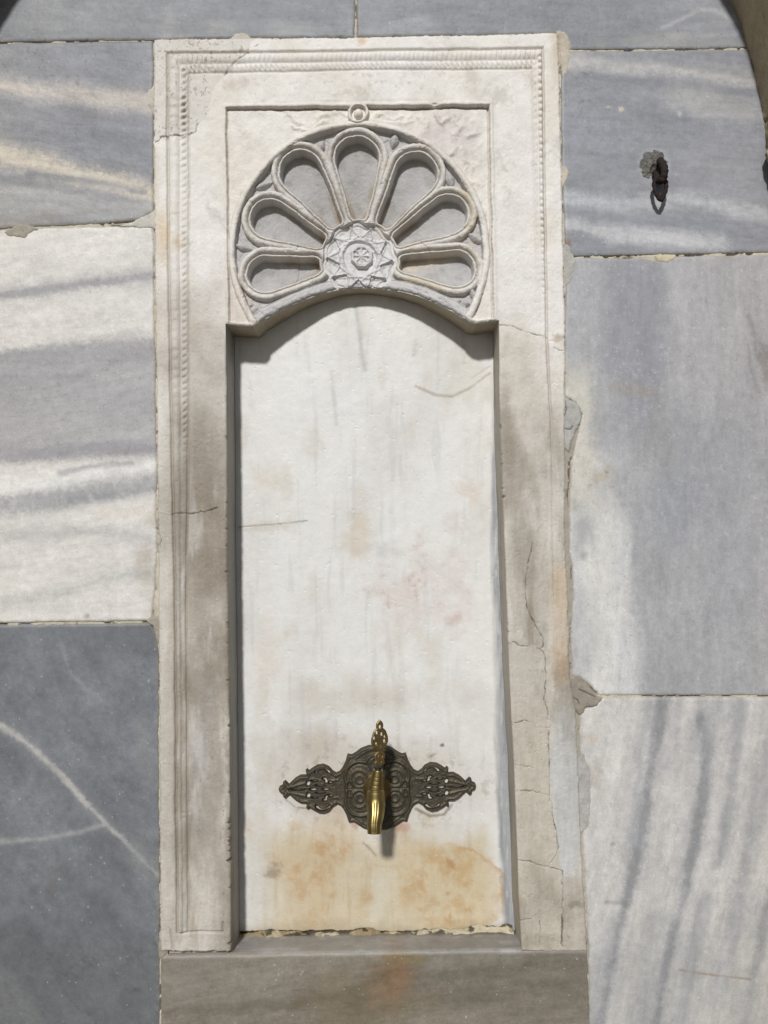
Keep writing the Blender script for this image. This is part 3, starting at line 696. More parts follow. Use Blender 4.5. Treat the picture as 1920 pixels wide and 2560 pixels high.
TLPOLY = [(370, 90), (640, 90), (622, 128), (600, 160), (565, 190), (540, 222), (526, 262), (515, 300), (480, 345), (440, 350), (395, 352), (370, 362)]
def frame_paint(px, py, dirt):
    st = fbm(px, py, 26, 4, 701, sy=5.0)               # rain streaks
    c = base(px, (232, 227, 219))
    c = mix(c, (236, 231, 226), sst(-0.1, 0.7, fbm(px, py, 150, 4, 702)), 0.6)
    c = mix(c, (222, 214, 200), sst(0.0, 0.8, fbm(px, py, 90, 5, 703, sy=1.6)), 0.55)
    low = sst(850, 1500, py)
    c = mix(c, (200, 193, 181), low, 0.85)
    c = mix(c, (144, 133, 117), blob(px, py, 520, 1280, 100, 380, 0, 0.8, 0.7, 71) , 0.75)
    c = mix(c, (136, 125, 109), blob(px, py, 500, 1420, 60, 220, 0, 0.8, 0.9, 72), 0.55)
    c = mix(c, (160, 150, 134), blob(px, py, 480, 1830, 60, 260, 0, 0.9, 0.9, 73), 0.5)
    c = mix(c, (196, 188, 174), blob(px, py, 500, 2200, 80, 150, 0, 0.9, 0.6, 74), 0.4)
    c = mix(c, (190, 190, 194), blob(px, py, 505, 1880, 22, 160, 0, 0.8, 0.8, 75), 0.5)
    c = mix(c, (160, 150, 135), blob(px, py, 1320, 1220, 70, 260, 0, 0.9, 0.8, 76), 0.5)
    c = mix(c, (140, 126, 106), blob(px, py, 1262, 1090, 18, 160, 0, 0.9, 0.9, 77), 0.55)
    c = mix(c, (152, 140, 122), sst(0.15, 0.9, st) * low * 1.0, 0.55)
    c = mix(c, (224, 220, 216), sst(0.2, 0.9, fbm(px + 400, py, 22, 4, 704, sy=6.0)) * low, 0.4)
    c = mix(c, (214, 184, 138), blob(px, py, 410, 600, 14, 48, 0, 0.8, 0.5), 0.55)
    c = mix(c, (212, 182, 134), blob(px, py, 445, 612, 14, 16, 0, 0.8, 0.5), 0.45)
    c = mix(c, (206, 192, 166), sst(20, 0, px - 388) * sst(330, 420, py) * sst(1100, 900, py), 0.35)
    c = mix(c, (200, 176, 144), stroke(px, py, [(1404, 1440), (1398, 1560), (1402, 1700)], 18, 1.0, 0.7), 0.6)
    c = mix(c, (190, 158, 124), blob(px, py, 1402, 1665, 18, 40, 0, 0.9, 0.9), 0.5)
    c = mix(c, (190, 192, 192), blob(px, py, 1412, 1980, 34, 230, 0, 0.7, 0.6, 78), 0.65)
    c = mix(c, (176, 160, 136), blob(px, py, 1396, 846, 14, 8, 0, .7, .8), 0.7)
    c = mix(c, (196, 176, 146), sst(30, 4, frame_R(py) - px) * sst(250, 100, py), 0.6)
    c = mix(c, (218, 180, 130), blob(px, py, 905, 106, 10, 8), 0.6)
    c = mix(c, (178, 166, 150), blob(px, py, 1180, 200, 16, 40, 0, .9, .6), 0.4)
    c = mix(c, (190, 176, 160), blob(px, py, 600, 210, 24, 16, 0, .9, .8), 0.5)
    c = mix(c, (190, 178, 160), sst(0.45, 0.9, fbm(px, py, 16, 4, 705, .65)) * blob(px, py, 900, 215, 400, 30, 0, .5, .3), 0.5)
    c = mix(c, (176, 160, 138), blob(px, py, 487, 818, 12, 16, 0, .9, .6), 0.3)
    # cement repairs: upper left corner and lower right jamb
    tl = 1 - sst(-3, 3, sdpoly(px, py, TLPOLY) + 9 * fbm(px, py, 30, 4, 706))
    c = mix(c, (214, 208, 199), tl, 0.85)
    c = mix(c, (130, 120, 106), tl * sst(0.72, 0.85, fbm(px, py, 6, 2, 707)), 0.5)
    xr = interp(py, [(1600, 1362), (1800, 1370), (2000, 1374), (2100, 1392), (2200, 1405), (2400, 1405)])
    rr = sst(1602, 1612, py + 5 * fbm(px, py, 14, 3, 708)) * sst(2, -2, px - xr + 2 * fbm(px, py, 10, 3, 709)) * sst(1230, 1240, px)
    c = mix(c, (194, 186, 170), rr, 0.85)
    c = mix(c, (200, 198, 194), rr * sst(1850, 1650, py), 0.3)
    br = sst(1200, 1250, px) * sst(2180, 2200, py) * (1 - sst(-2, 2, 1406 - px))
    c = mix(c, (180, 172, 156), br, 0.7)
    c = mix(c, (128, 120, 106), blob(px, py, 1440, 2258, 16, 8, 0, .8, .8), 0.55)
    c = mix(c, (140, 132, 116), blob(px, py, 1345, 2355, 40, 14, 0, .8, .8), 0.5)
    c = mix(c, (136, 128, 120), sst(0.45, 0.75, fbm(px, py, 8, 3, 715, .7)) * sst(20, 0, px - niche_L(py) + 20) * sst(900, 1100, py) * sst(1230, 1200, px) * sst(545, 560, px), 0.5)
    grime = sst(-0.05, 0.75, fbm(px, py, 120, 6, 7201, .62, sy=2.4)) * sst(800, 1150, py)
    c = mix(c, (136, 126, 110), grime, 0.5)
    c = mix(c, (212, 207, 199), sst(0.15, 0.8, fbm(px + 350, py, 70, 6, 7202, .65, sy=3.5)) * low, 0.5)
    c = mix(c, (208, 202, 190), sst(440, 425, px) * low, 0.45)
    c = mix(c, (168, 160, 148), sst(0.3, 0.9, fbm(px, py, 60, 6, 7203, .7)) * sst(850, 600, py), 0.35)
    c = mix(c, (120, 106, 88), sst(14, 0, niche_L(py) - px + 10 * fbm(px, py, 20, 4, 7204)) * sst(niche_L(py) - 30, niche_L(py), px) * sst(1000, 1300, py) * (px < 700), 0.35)
    stk = fbm(px, py, 7, 5, 7101, .7, sy=8.0)
    c = tint(c, 1 + 0.055 * fbm(px, py, 40, 5, 710, .6) + 0.03 * fbm(px, py, 6, 3, 711) + 0.07 * stk * low)
    c = mix(c, (120, 108, 92), low * sst(0.55, 0.9, fbm(px, py, 9, 4, 7102, .7)) * sst(-0.2, 0.6, fbm(px, py, 90, 3, 7103)), 0.35)
    c = mix(c, (132, 118, 98), dirt, 0.62)
    c = dots(c, px, py, 26, (400, 150, 520, 340), (84, 76, 66), 712, 0.8, 1.8, 0.8)
    c = dots(c, px, py, 70, (400, 400, 1420, 2350), (232, 228, 222), 713, 1.0, 2.6, 0.5)
    c = dots(c, px, py, 22, (1285, 1600, 1380, 2350), (96, 88, 76), 714, 0.8, 2.0, 0.7)
    return c, tl, rr

chipn = lambda y, sd_: np.clip(fbm(np.full_like(y, 3.0 + sd_), y, 16, 4, 720 + sd_, .65) - 0.25, 0, 1)
rows_py = np.linspace(72, FB + 7, 1280)
zrow = unproj(935.0, rows_py, 0.0)[1]
sL = np.linspace(0, 1, 150); sM = np.linspace(0, 1, 330)[1:-1]; sR = np.linspace(0, 1, 150)
# work in wall coordinates, edges straight from the traced outline
def edge_x(fn, off=0.0):
    x = np.zeros_like(zrow)
    for i, z in enumerate(zrow):
        yy = rows_py[i]
        for _ in range(2):
            xx = float(unproj(fn(yy) + off, yy, 0.0)[0]); yy = float(proj(xx, 0.0, z)[1])
        x[i] = float(unproj(fn(yy) + off, yy, 0.0)[0])
    return x
exL = edge_x(frame_L, -9); exR = edge_x(frame_R, 9)
nxL = edge_x(niche_L); nxR = edge_x(niche_R)
below = sst(830, 860, rows_py)
cl = chipn(rows_py, 0) * 0.006 * sst(950, 1200, rows_py) + 0.0005 * fbm(rows_py * 0 + 5, rows_py, 40, 3, 730)*below
crr = chipn(rows_py, 5) * 0.004 * sst(950, 1100, rows_py) * sst(1650, 1600, rows_py) + 0.0003 * fbm(rows_py * 0 + 9, rows_py, 40, 3, 731)*below
nxL = nxL - cl; nxR = nxR + crr
def lerp(a, b, s): return a[:, None] * (1 - s[None]) + b[:, None] * s[None]
Xf = np.concatenate([lerp(exL, nxL, sL), lerp(nxL, nxR, sM), lerp(nxR, exR, sR)], 1)
Zf = np.repeat(zrow[:, None], Xf.shape[1], 1)
pxf, pyf = proj(Xf, 0.0, Zf)
mh, md = moulding(pxf, pyf)
colf, tl, rr = frame_paint(pxf, pyf, md)
hf = FR + mh + 0.9 * fbm(pxf, pyf, 240, 3, 740) + 0.35 * fbm(pxf, pyf, 30, 4, 741, .6) + 0.13 * fbm(pxf, pyf, 7, 3, 742)
hf += 0.3 * tl * sst(-.3, .4, fbm(pxf, pyf, 60, 3, 7441)) - 0.6 * rr
hf -= 0.6 * pitting(pxf, pyf, 745, 0.72)
cm = crackmap(pxf, pyf, CRACKS)
hf -= 2.2 * cm; colf = mix(colf, (84, 74, 60), cm, 0.85)
# outer arris and skirt
so = np.maximum(np.maximum(frame_L(pyf) - pxf, pxf - frame_R(pyf)), np.maximum(frame_T(pxf) - pyf, pyf - FB))
so = so + 1.8 * fbm(pxf, pyf, 24, 4, 743, .6) + 0.8 * fbm(pxf, pyf, 6, 2, 744)
hf -= 1.2 * sst(-5, 0, so) + 8.0 * sst(-0.5, 2.5, so)
colf = mix(colf, (150, 138, 118), sst(-5, 1, so), 0.4)
# rounded inner arris of the jambs (only below the shell panel)
XnL = nxL[:, None]; XnR = nxR[:, None]
si = np.where(Xf < 0.0, (XnL - Xf), (Xf - XnR)) * 1000.0          # mm away from the niche edge
ar = np.clip(si, 0, 4) / 4.0
drop_in = (1 - np.sqrt(np.clip(1 - (1 - ar) ** 2, 0, 1))) * 2.2 * below[:, None]
hf -= np.where((si >= -0.01), drop_in, 0)
nL = len(sL); nM = len(sM)
midcol = np.zeros(Xf.shape[1] - 1, bool); midcol[nL - 1:nL + nM] = True
lower = pyf[:-1, :] > 252.0
keep = ~(midcol[None, :] & (rows_py[:-1] > 250.0)[:, None])
surround = grid_part('carved_surround', Xf, 0.0, Zf, hf, colf, M_frame, fountain, keep)
iTop = int(np.argmax(rows_py > 250.0))
# straight jamb sides going back to the rear panel, part of the surround's stones
def reveal(col_i, sgn, seed):
    i0 = int(np.argmax(rows_py > 790))
    y0 = -hf[i0:, col_i] / 1000.0
    n = 44
    t = np.linspace(0, 1, n)[None]
    Y = y0[:, None] * (1 - t) + (NICHE_D + 0.012) * t
    pz = rows_py[i0:, None] + 0 * t
    depth_px = (Y - Y.min()) * 1650
    dx = 0.0006 * fbm(depth_px, pz, 60, 4, seed) * np.minimum(t * 6, 1) - sgn * 0.0  
    back_to = (cl[i0:] if sgn < 0 else -crr[i0:])[:, None] * sst(0.0, 0.22, t)
    Xr = Xf[i0:, col_i][:, None] + dx + back_to
    Zr = Zf[i0:, col_i][:, None] + 0 * t
    c = base(Xr, (178, 170, 154)) if sgn > 0 else base(Xr, (150, 146, 138))  # left side lies in shade; that shade is painted into its darker base
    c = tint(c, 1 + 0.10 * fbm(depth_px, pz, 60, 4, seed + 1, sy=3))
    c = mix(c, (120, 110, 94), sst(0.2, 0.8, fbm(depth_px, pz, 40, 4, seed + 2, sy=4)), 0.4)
    V = np.stack([Xr, Y, Zr], -1).reshape(-1, 3)
    f = grid_faces(*Xr.shape, flip=(sgn > 0))
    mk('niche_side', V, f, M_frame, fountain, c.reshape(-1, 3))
reveal(nL - 1, -1, 760); reveal(nL + nM, 1, 770)

# ------------------------------------------------------------------ shell panel (tympanum)
ARCH = np.array([(20, 1326), (60, 1324), (120, 1334), (205, 1336), (228, 1318), (255, 1294), (340, 1246), (440, 1198), (560, 1152), (640, 1130), (700, 1118), (800, 1110), (880, 1110),
                 (960, 1120), (1050, 1132), (1140, 1156), (1230, 1192), (1330, 1242), (1400, 1290), (1422, 1310), (1460, 1320), (1520, 1312), (1600, 1302)], float)
def uv(px, py): return (px - 540) / 0.446, (py - 220) / 0.446
HUB = (806.0, 955.0)
PET = [(91.5, 566, 122), (124.0, 590, 118), (156.0, 552, 106), (189.0, 538, 100), (57.0, 574, 118), (27.0, 560, 108), (-6.0, 546, 100)]
def petal_sd(U, V, k):
    ang, rc, r2 = PET[k]
    a = math.radians(ang); r0 = 262.0; r1 = 46.0
    dx, dy = math.cos(a), math.sin(a)
    x = U - HUB[0]; y = -(V - HUB[1])
    al = x * dx + y * dy - r0; ac = np.abs(-x * dy + y * dx)
    h = rc - r0
    b = (r1 - r2) / h; aa = math.sqrt(1 - b * b)
    kk = ac * (-b) + al * aa
    s = np.where(kk < 0, np.hypot(ac, al) - r1, np.where(kk > aa * h, np.hypot(ac, al - h) - r2, ac * aa + al * b - r1))
    return np.maximum(s, 226.0 - np.hypot(x, y))

LEAVES = [(588, 318, 34, 20, 62), (1000, 285, 20, 44, -15), (262, 540, 44, 20, 20), (1310, 500, 22, 44, 22), (1258, 440, 13, 36, 4), (1462, 838, 46, 20, -32), (150, 880, 40, 20, -15),
          (215, 1240, 34, 26, 20), (190, 1215, 20, 16, 0), (1395, 1205, 24, 22, 0), (1362, 1195, 16, 12, 0), (1440, 1150, 14, 50, 18), (255, 1250, 14, 36, 40)]
def recess_mm(U, V):
    rh = np.hypot(U - HUB[0], V - HUB[1]); r = np.hypot(U - 802, V - 914)
    return 27.0 * np.exp(-(rh / 440.0) ** 2.4) * sst(725, 560, r)
def tymp(U, V):
    W = lambda s, sd_: fbm(U, V, s, 3, sd_)
    Un = U + 5 * W(140, 801) + 1.2 * W(14, 803); Vn = V + 5 * W(140, 802) + 1.2 * W(14, 804)
    r = np.hypot(Un - 802, (Vn - 914))
    Rr = 714.0
    sp = np.full(U.shape, 1e3)
    for k in range(len(PET)):
        sp = np.minimum(sp, petal_sd(Un, Vn, k))
    rh = np.hypot(Un - HUB[0], Vn - HUB[1])
    dirt = np.zeros(U.shape)
    recess = recess_mm(U, V)
    # fan floor, rolls and pockets
    fl = -11.0 + 0 * U
    roll = np.sqrt(np.clip(1 - ((sp - 34) / 19.0) ** 2, 0, 1))
    fan = np.where(np.abs(sp - 34) < 19, np.maximum(fl, -9.0 + 8.0 * roll), fl)
    fillet = np.sqrt(np.clip(1 - ((sp - 6.5) / 7.5) ** 2, 0, 1))
    fan = np.where((sp > -1) & (sp < 15), -9.5 + 4.2 * fillet, fan)
    pocket = -9.5 - 15.5 * sst(0, -9, sp) - 1.5 * sst(0, -110, sp)
    fan = np.where(sp <= -1, pocket, fan)
    # leaf tips in the gaps
    for (cu, cv, ru, rv, an) in LEAVES:
        ru, rv = ru * 1.3, rv * 1.15
        c, s = math.cos(math.radians(an)), math.sin(math.radians(an))
        a = ((Un - cu) * c - (Vn - cv) * s) / ru; b = ((Un - cu) * s + (Vn - cv) * c) / rv
        d = np.abs(a) ** 1.3 + np.abs(b) ** 1.3
        m = (sp > 44) if cv < 1100 else np.ones(U.shape, bool)
        fan = np.where((d < 1) & m, np.maximum(fan, -11 + 7.5 * (1 - d) ** 0.5), fan)
    # band that follows the arch edge
    va = np.interp(U, ARCH[:, 0], ARCH[:, 1])
    slope = np.gradient(ARCH[:, 1], ARCH[:, 0]); sl = np.interp(U, ARCH[:, 0], slope)
    sa = (va - V) / np.sqrt(1 + np.minimum(np.abs(sl), 0.7) ** 2)
    band = sst(58, 50, sa)
    bl = -5.0 - 1.5 * np.exp(-((sa - 46) / 4) ** 2)
    fan = np.where(sa < 58, np.maximum(fan * 1.0, np.where(sp < 0, fan, bl * band + fan * (1 - band))), fan)
    # hub
    star = np.zeros(U.shape)
    th = np.arctan2(-(Vn - HUB[1]), Un - HUB[0])
    n = 10; seg = 2 * np.pi / n
    tt = np.abs(((th + seg / 2 + 0.04) % seg) - seg / 2)
    # star outline between tip radius 182 and notch radius 118
    ra, rb = 186.0, 122.0
    xx = rh * np.cos(tt); yy = rh * np.sin(tt)
    nx_, ny_ = rb * math.cos(seg / 2), rb * math.sin(seg / 2)
    ex, ey = nx_ - ra, ny_; L = math.hypot(ex, ey)
    sstar = ((xx - ra) * (-ey) + yy * ex) / L            # >0 inside
    sstar = -sstar if ((0 - ra) * (-ey) / L) < 0 else sstar
    ridge = np.exp(-((sstar - 5) / 5.5) ** 2)
    facet = np.exp(-(yy / 7.0) ** 2) * sst(105, 135, rh) * (sstar > 0)
    hub = -9.5 + 4.0 * sst(-2, 4, sstar) + 1.8 * ridge + 1.8 * 0.4 * facet + 1.5 * sst(118, 100, rh)
    for i_ in range(10):
        a0 = 2 * np.pi * i_ / 10 - 0.04; a1 = a0 + 2 * np.pi * 3 / 10
        p0 = (HUB[0] + ra * math.cos(a0), HUB[1] - ra * math.sin(a0)); p1 = (HUB[0] + ra * math.cos(a1), HUB[1] - ra * math.sin(a1))
        dl = pdist(Un, Vn, [p0, p1], 20)
        hub = hub + np.where(rh > 96, 1.7 * np.exp(-(dl / 6.5) ** 2), 0)
    hub += 1.2 * np.exp(-((rh - 104) / 6) ** 2)
    hub -= 3.0 * sst(100, 90, rh)
    # rim of the hub, ten shallow scallops
    R2 = 206 + 6 * np.cos(11 * th + 0.4)
    hub -= 2.5 * np.exp(-((rh - (R2 - 22)) / 4) ** 2)
    # eight spoke boss
    bx, by = Un - 818, Vn - 945; rbss = np.hypot(bx, by); tb = np.arctan2(by, bx)
    octr = rbss * np.cos(((tb + np.pi / 8) % (np.pi / 4)) - np.pi / 8)
    boss = 7.5 * sst(66, 58, octr) - 3.4 * sst(47, 42, octr)
    sp8 = np.abs(((tb + np.pi / 8) % (np.pi / 4)) - np.pi / 8) * rbss
    boss += 3.2 * np.clip(1 - sp8 / 9.0, 0, 1) * sst(46, 42, octr)
    hub = hub + boss
    hm = sst(R2 + 3, R2 - 3, rh)
    hubz = np.where((sp < 14) & (rh > 200), -1e3, hub)
    fan = np.where((rh < R2 + 3) & (sa > 3), fan * (1 - hm) + hub * hm, fan)
    fan = fan - recess
    # outside the arc: spandrels, then the arc's own roll
    fld = -3.2 + 0.8 * W(120, 806)
    rel = np.zeros(U.shape)
    for pts, w, a in [([(400, 135), (470, 200), (520, 205), (600, 150), (660, 135)], 16, 3.4), ([(430, 215), (520, 235), (600, 190), (700, 175), (740, 180)], 12, 3.0), ([(690, 130), (735, 150)], 10, 2.5),
                      ([(870, 170), (920, 140), (990, 175), (1050, 140), (1090, 150)], 13, 3.0), ([(900, 180), (1000, 195), (1100, 180)], 10, 2.2),
                      ([(1140, 160), (1180, 210), (1150, 260), (1200, 330)], 16, 2.8), ([(1230, 140), (1260, 200), (1330, 150), (1400, 160)], 14, 2.8),
                      ([(1330, 160), (1380, 210), (1330, 260), (1350, 330), (1300, 380)], 18, 3.0), ([(1440, 180), (1470, 240), (1410, 270)], 14, 2.8), ([(1490, 300), (1440, 350), (1480, 400)], 14, 2.6),
                      ([(1370, 330), (1400, 400), (1460, 420), (1430, 480)], 16, 3.0), ([(1400, 450), (1440, 520), (1500, 540)], 14, 2.4), ([(1450, 560), (1480, 640), (1510, 700)], 12, 2.0)]:
        d = pdist(Un + 6 * W(30, 807), Vn + 6 * W(30, 808), pts, 50)
        rel = np.maximum(rel, a * np.exp(-(d / w) ** 2))
    fld = fld + 0.9 * rel * (0.6 + 0.6 * W(60, 809))
    tri = np.exp(-(pdist(Un, Vn, [(100, 1010), (150, 1150), (180, 1290)], 40) / 7) ** 2) + np.exp(-(pdist(Un, Vn, [(1510, 1080), (1480, 1180), (1450, 1270)], 40) / 7) ** 2)
    fld = fld - 2.0 * tri * (Vn > 1000)
    arc = np.sqrt(np.clip(1 - ((r - Rr) / 21.0) ** 2, 0, 1))
    h = np.where(r > Rr, fld, fan)
    wall_in = sst(Rr - 26, Rr - 17, r)
    h = np.where(r <= Rr, fan * (1 - wall_in) + (-1.0) * wall_in, h)
    h = np.where(np.abs(r - Rr) < 21, np.maximum(h, -3.0 + 5.0 * arc), h)
    # band again at the two feet outside the arc
    foot = sst(24, 14, sa) * (r > Rr - 20)
    h = h * (1 - foot) + (1.0) * foot
    # straight border roll
    bL = np.abs(Un - np.interp(V, [95, 1320], [44, 60])); bR = np.abs(Un - np.interp(V, [95, 1320], [1546, 1570])); bT = np.abs(Vn - np.interp(U, [40, 1560], [100, 88]))
    bd = np.minimum(np.minimum(bL, bR), bT)
    br = np.sqrt(np.clip(1 - (bd / 13.0) ** 2, 0, 1))
    gap = np.exp(-((U - 1225) / 22) ** 2) * (bT < 40)
    h = np.where(bd < 13, np.maximum(h, 0.4 + 3.8 * br * (1 - gap)), h)
    gin = np.exp(-((bd - 19) / 5.0) ** 2) * (Un > 40) * (Un < 1550) * (Vn > 95)
    h -= 2.2 * gin * (1 - gap)
    outside = (Un < np.interp(V, [95, 1320], [34, 50])) | (Un > np.interp(V, [95, 1320], [1556, 1580])) | (Vn < 88)
    h = np.where(outside, np.maximum(h, 2.6), h)
    # crowning ring with a ball
    rc = np.hypot(Un - 795, Vn - 142)
    ring = np.sqrt(np.clip(1 - ((rc - 50) / 11.0) ** 2, 0, 1))
    h = np.where(rc < 62, np.maximum(np.where(rc < 42, -3.0, h), -3 + 7 * ring), h)
    h = np.where(rc < 27, np.maximum(h, -3 + 8 * np.sqrt(np.clip(1 - (rc / 27) ** 2, 0, 1))), h)
    # bullnose and the worn lower arris
    chip = 3 * W(40, 810) + 2 * W(12, 811)
    ed = np.clip((sa + chip) / 16.0, 0, 1)
    h -= (1 - np.sqrt(np.clip(1 - (1 - ed) ** 2, 0, 1))) * 5.0
    # grime: pocket feet, roll edges, under the arc; border groove's shade painted in
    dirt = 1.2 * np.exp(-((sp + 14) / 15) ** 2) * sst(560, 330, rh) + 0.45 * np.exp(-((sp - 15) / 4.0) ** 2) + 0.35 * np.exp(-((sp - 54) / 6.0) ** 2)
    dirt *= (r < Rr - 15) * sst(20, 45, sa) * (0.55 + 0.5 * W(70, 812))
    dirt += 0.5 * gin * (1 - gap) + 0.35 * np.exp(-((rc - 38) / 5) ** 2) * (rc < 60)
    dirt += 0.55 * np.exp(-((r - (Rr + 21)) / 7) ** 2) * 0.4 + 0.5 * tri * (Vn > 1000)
    hubm = (rh < 200)
    return h, np.clip(dirt, 0, 1), sp, r, rh, sa, hubm

ncT, nrT = 720, 620
iB = int(np.argmin(np.abs(rows_py - 815)))
s = np.linspace(0, 1, ncT)[None, :]
t = np.linspace(0, 1, nrT)[:, None]
ztop = zrow[iTop]
# z of arch edge for each column
def niche_x_at(z, arr): return np.interp(z, zrow[::-1], arr[::-1])
colU = (1247 - 565) * s[0] + 565
colv = np.interp((colU - 540) / 0.446, ARCH[:, 0], ARCH[:, 1])
zb = unproj(colU, 220 + 0.446 * colv, recess_mm((colU - 540) / 0.446, colv) / 1000.0)[1]
Zt = ztop * (1 - t) + zb[None, :] * t
xl = niche_x_at(Zt, nxL); xr = niche_x_at(Zt, nxR)
Xt = xl * (1 - s) + xr * s
pxt, pyt = proj(Xt, 0.0, Zt)
for _ in range(3):
    U, V = uv(pxt, pyt)
    pxt, pyt = proj(Xt, recess_mm(U, V) / 1000.0 + 0.003 * sst(714, 690, np.hypot(U - 802, V - 914)), Zt)
U, V = uv(pxt, pyt)
ht, dt, sp, rr_, rh, sa, hubm = tymp(U, V)
inr = sst(714, 700, rr_)
ht += inr * (-1.1 * sst(0.3, 0.8, fbm(pxt, pyt, 22, 5, 8201, .65)) * sst(-2, 2, sp) + 0.5 * fbm(pxt, pyt, 14, 3, 8202) * sst(-2, 2, sp))
ht += FR - 2.6 + 0.30 * fbm(pxt, pyt, 30, 4, 820, .6) + 0.16 * fbm(pxt, pyt, 8, 3, 821, .6) + 0.10 * fbm(pxt, pyt, 3, 2, 822)
# meet the surround along the shared edges
edge = np.minimum(np.minimum(s * 40, (1 - s) * 40), t * 30)
hs_edge = FR
wE = 1 - np.clip(edge, 0, 1)
ht = ht * (1 - wE) + (hs_edge + 0.9 * fbm(pxt, pyt, 240, 3, 740) + 0.35 * fbm(pxt, pyt, 30, 4, 741, .6) + 0.13 * fbm(pxt, pyt, 7, 3, 742)) * wE
fc, _, _ = frame_paint(pxt, pyt, np.zeros(pxt.shape))
ct = mix(fc, (222, 216, 207), np.ones(pxt.shape), 0.35)
ins = sst(700, 690, rr_)
ct = mix(ct, (212, 207, 200), ins, 0.7)
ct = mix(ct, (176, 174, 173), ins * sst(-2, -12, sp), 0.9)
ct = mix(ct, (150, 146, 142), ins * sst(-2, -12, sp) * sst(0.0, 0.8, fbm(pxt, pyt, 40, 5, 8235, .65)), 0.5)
ct = mix(ct, (160, 158, 160), ins * sst(50, 56, sp) * (rh > 215), 0.6)
ct = mix(ct, (212, 211, 212), sst(225, 195, rh), 0.75)
ct = mix(ct, (168, 160, 150), sst(225, 195, rh) * sst(0.1, 0.8, fbm(pxt, pyt, 18, 5, 8239, .7)), 0.4)
ct = mix(ct, (206, 204, 202), sst(56, 46, sa) * ins, 0.5)
ct = mix(ct, (222, 205, 176), blob(pxt, pyt, 1085, 640, 80, 12, -16, .8, .5), 0.5)
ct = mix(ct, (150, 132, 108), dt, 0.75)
ct = mix(ct, (202, 184, 168), blob(pxt, pyt, 590, 780, 30, 50, 0, .9, .5), 0.4)
ct = mix(ct, (184, 172, 176), blob(pxt, pyt, 1120, 330, 60, 40, 0, .9, .7), 0.3)
tc = crackmap(pxt, pyt, [([(745, 610), (742, 680), (738, 705)], 1.0), ([(1040, 590), (1060, 612), (1080, 630)], 0.8)], 1.5)
ht -= 1.0 * tc; ct = mix(ct, (120, 108, 92), tc, 0.6)
rollm = sst(14, 18, sp) * sst(56, 50, sp) * ins
ct = mix(ct, (206, 192, 164), rollm * sst(0.0, 0.7, fbm(pxt, pyt, 70, 5, 8236, .6)) * sst(850, 1000, pxt), 0.7)
ct = mix(ct, (176, 164, 154), rollm * sst(0.0, 0.7, fbm(pxt + 300, pyt, 50, 5, 8237, .65)) * sst(950, 850, pxt), 0.6)
ct = mix(ct, (226, 222, 216), rollm * sst(0.2, 0.8, fbm(pxt + 600, pyt, 24, 5, 8238, .65)), 0.6)
ct = tint(ct, 1 + 0.075 * fbm(pxt, pyt, 16, 4, 823, .6))
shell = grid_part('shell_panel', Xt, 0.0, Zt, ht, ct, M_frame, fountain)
# underside of the arch
n = 46; tq = np.linspace(0, 1, n)[:, None]
y0 = -ht[-1][None] / 1000.0
Yq = y0 * (1 - tq) + (NICHE_D + 0.012) * tq
Xq = Xt[-1][None] + 0 * tq
dep = (Yq - Yq.min()) * 1650
Zq = Zt[-1][None] + 0.0007 * fbm(pxt[-1][None] + 0 * tq, dep, 50, 4, 830) * np.minimum(tq * 6, 1)
cq = base(Xq, (176, 164, 142)); cq = tint(cq, 1 + 0.12 * fbm(pxt[-1][None] + 0 * tq, dep, 30, 4, 831))
mk('arch_underside', np.stack([Xq, Yq, Zq], -1).reshape(-1, 3), grid_faces(*Xq.shape), M_frame, fountain, cq.reshape(-1, 3))

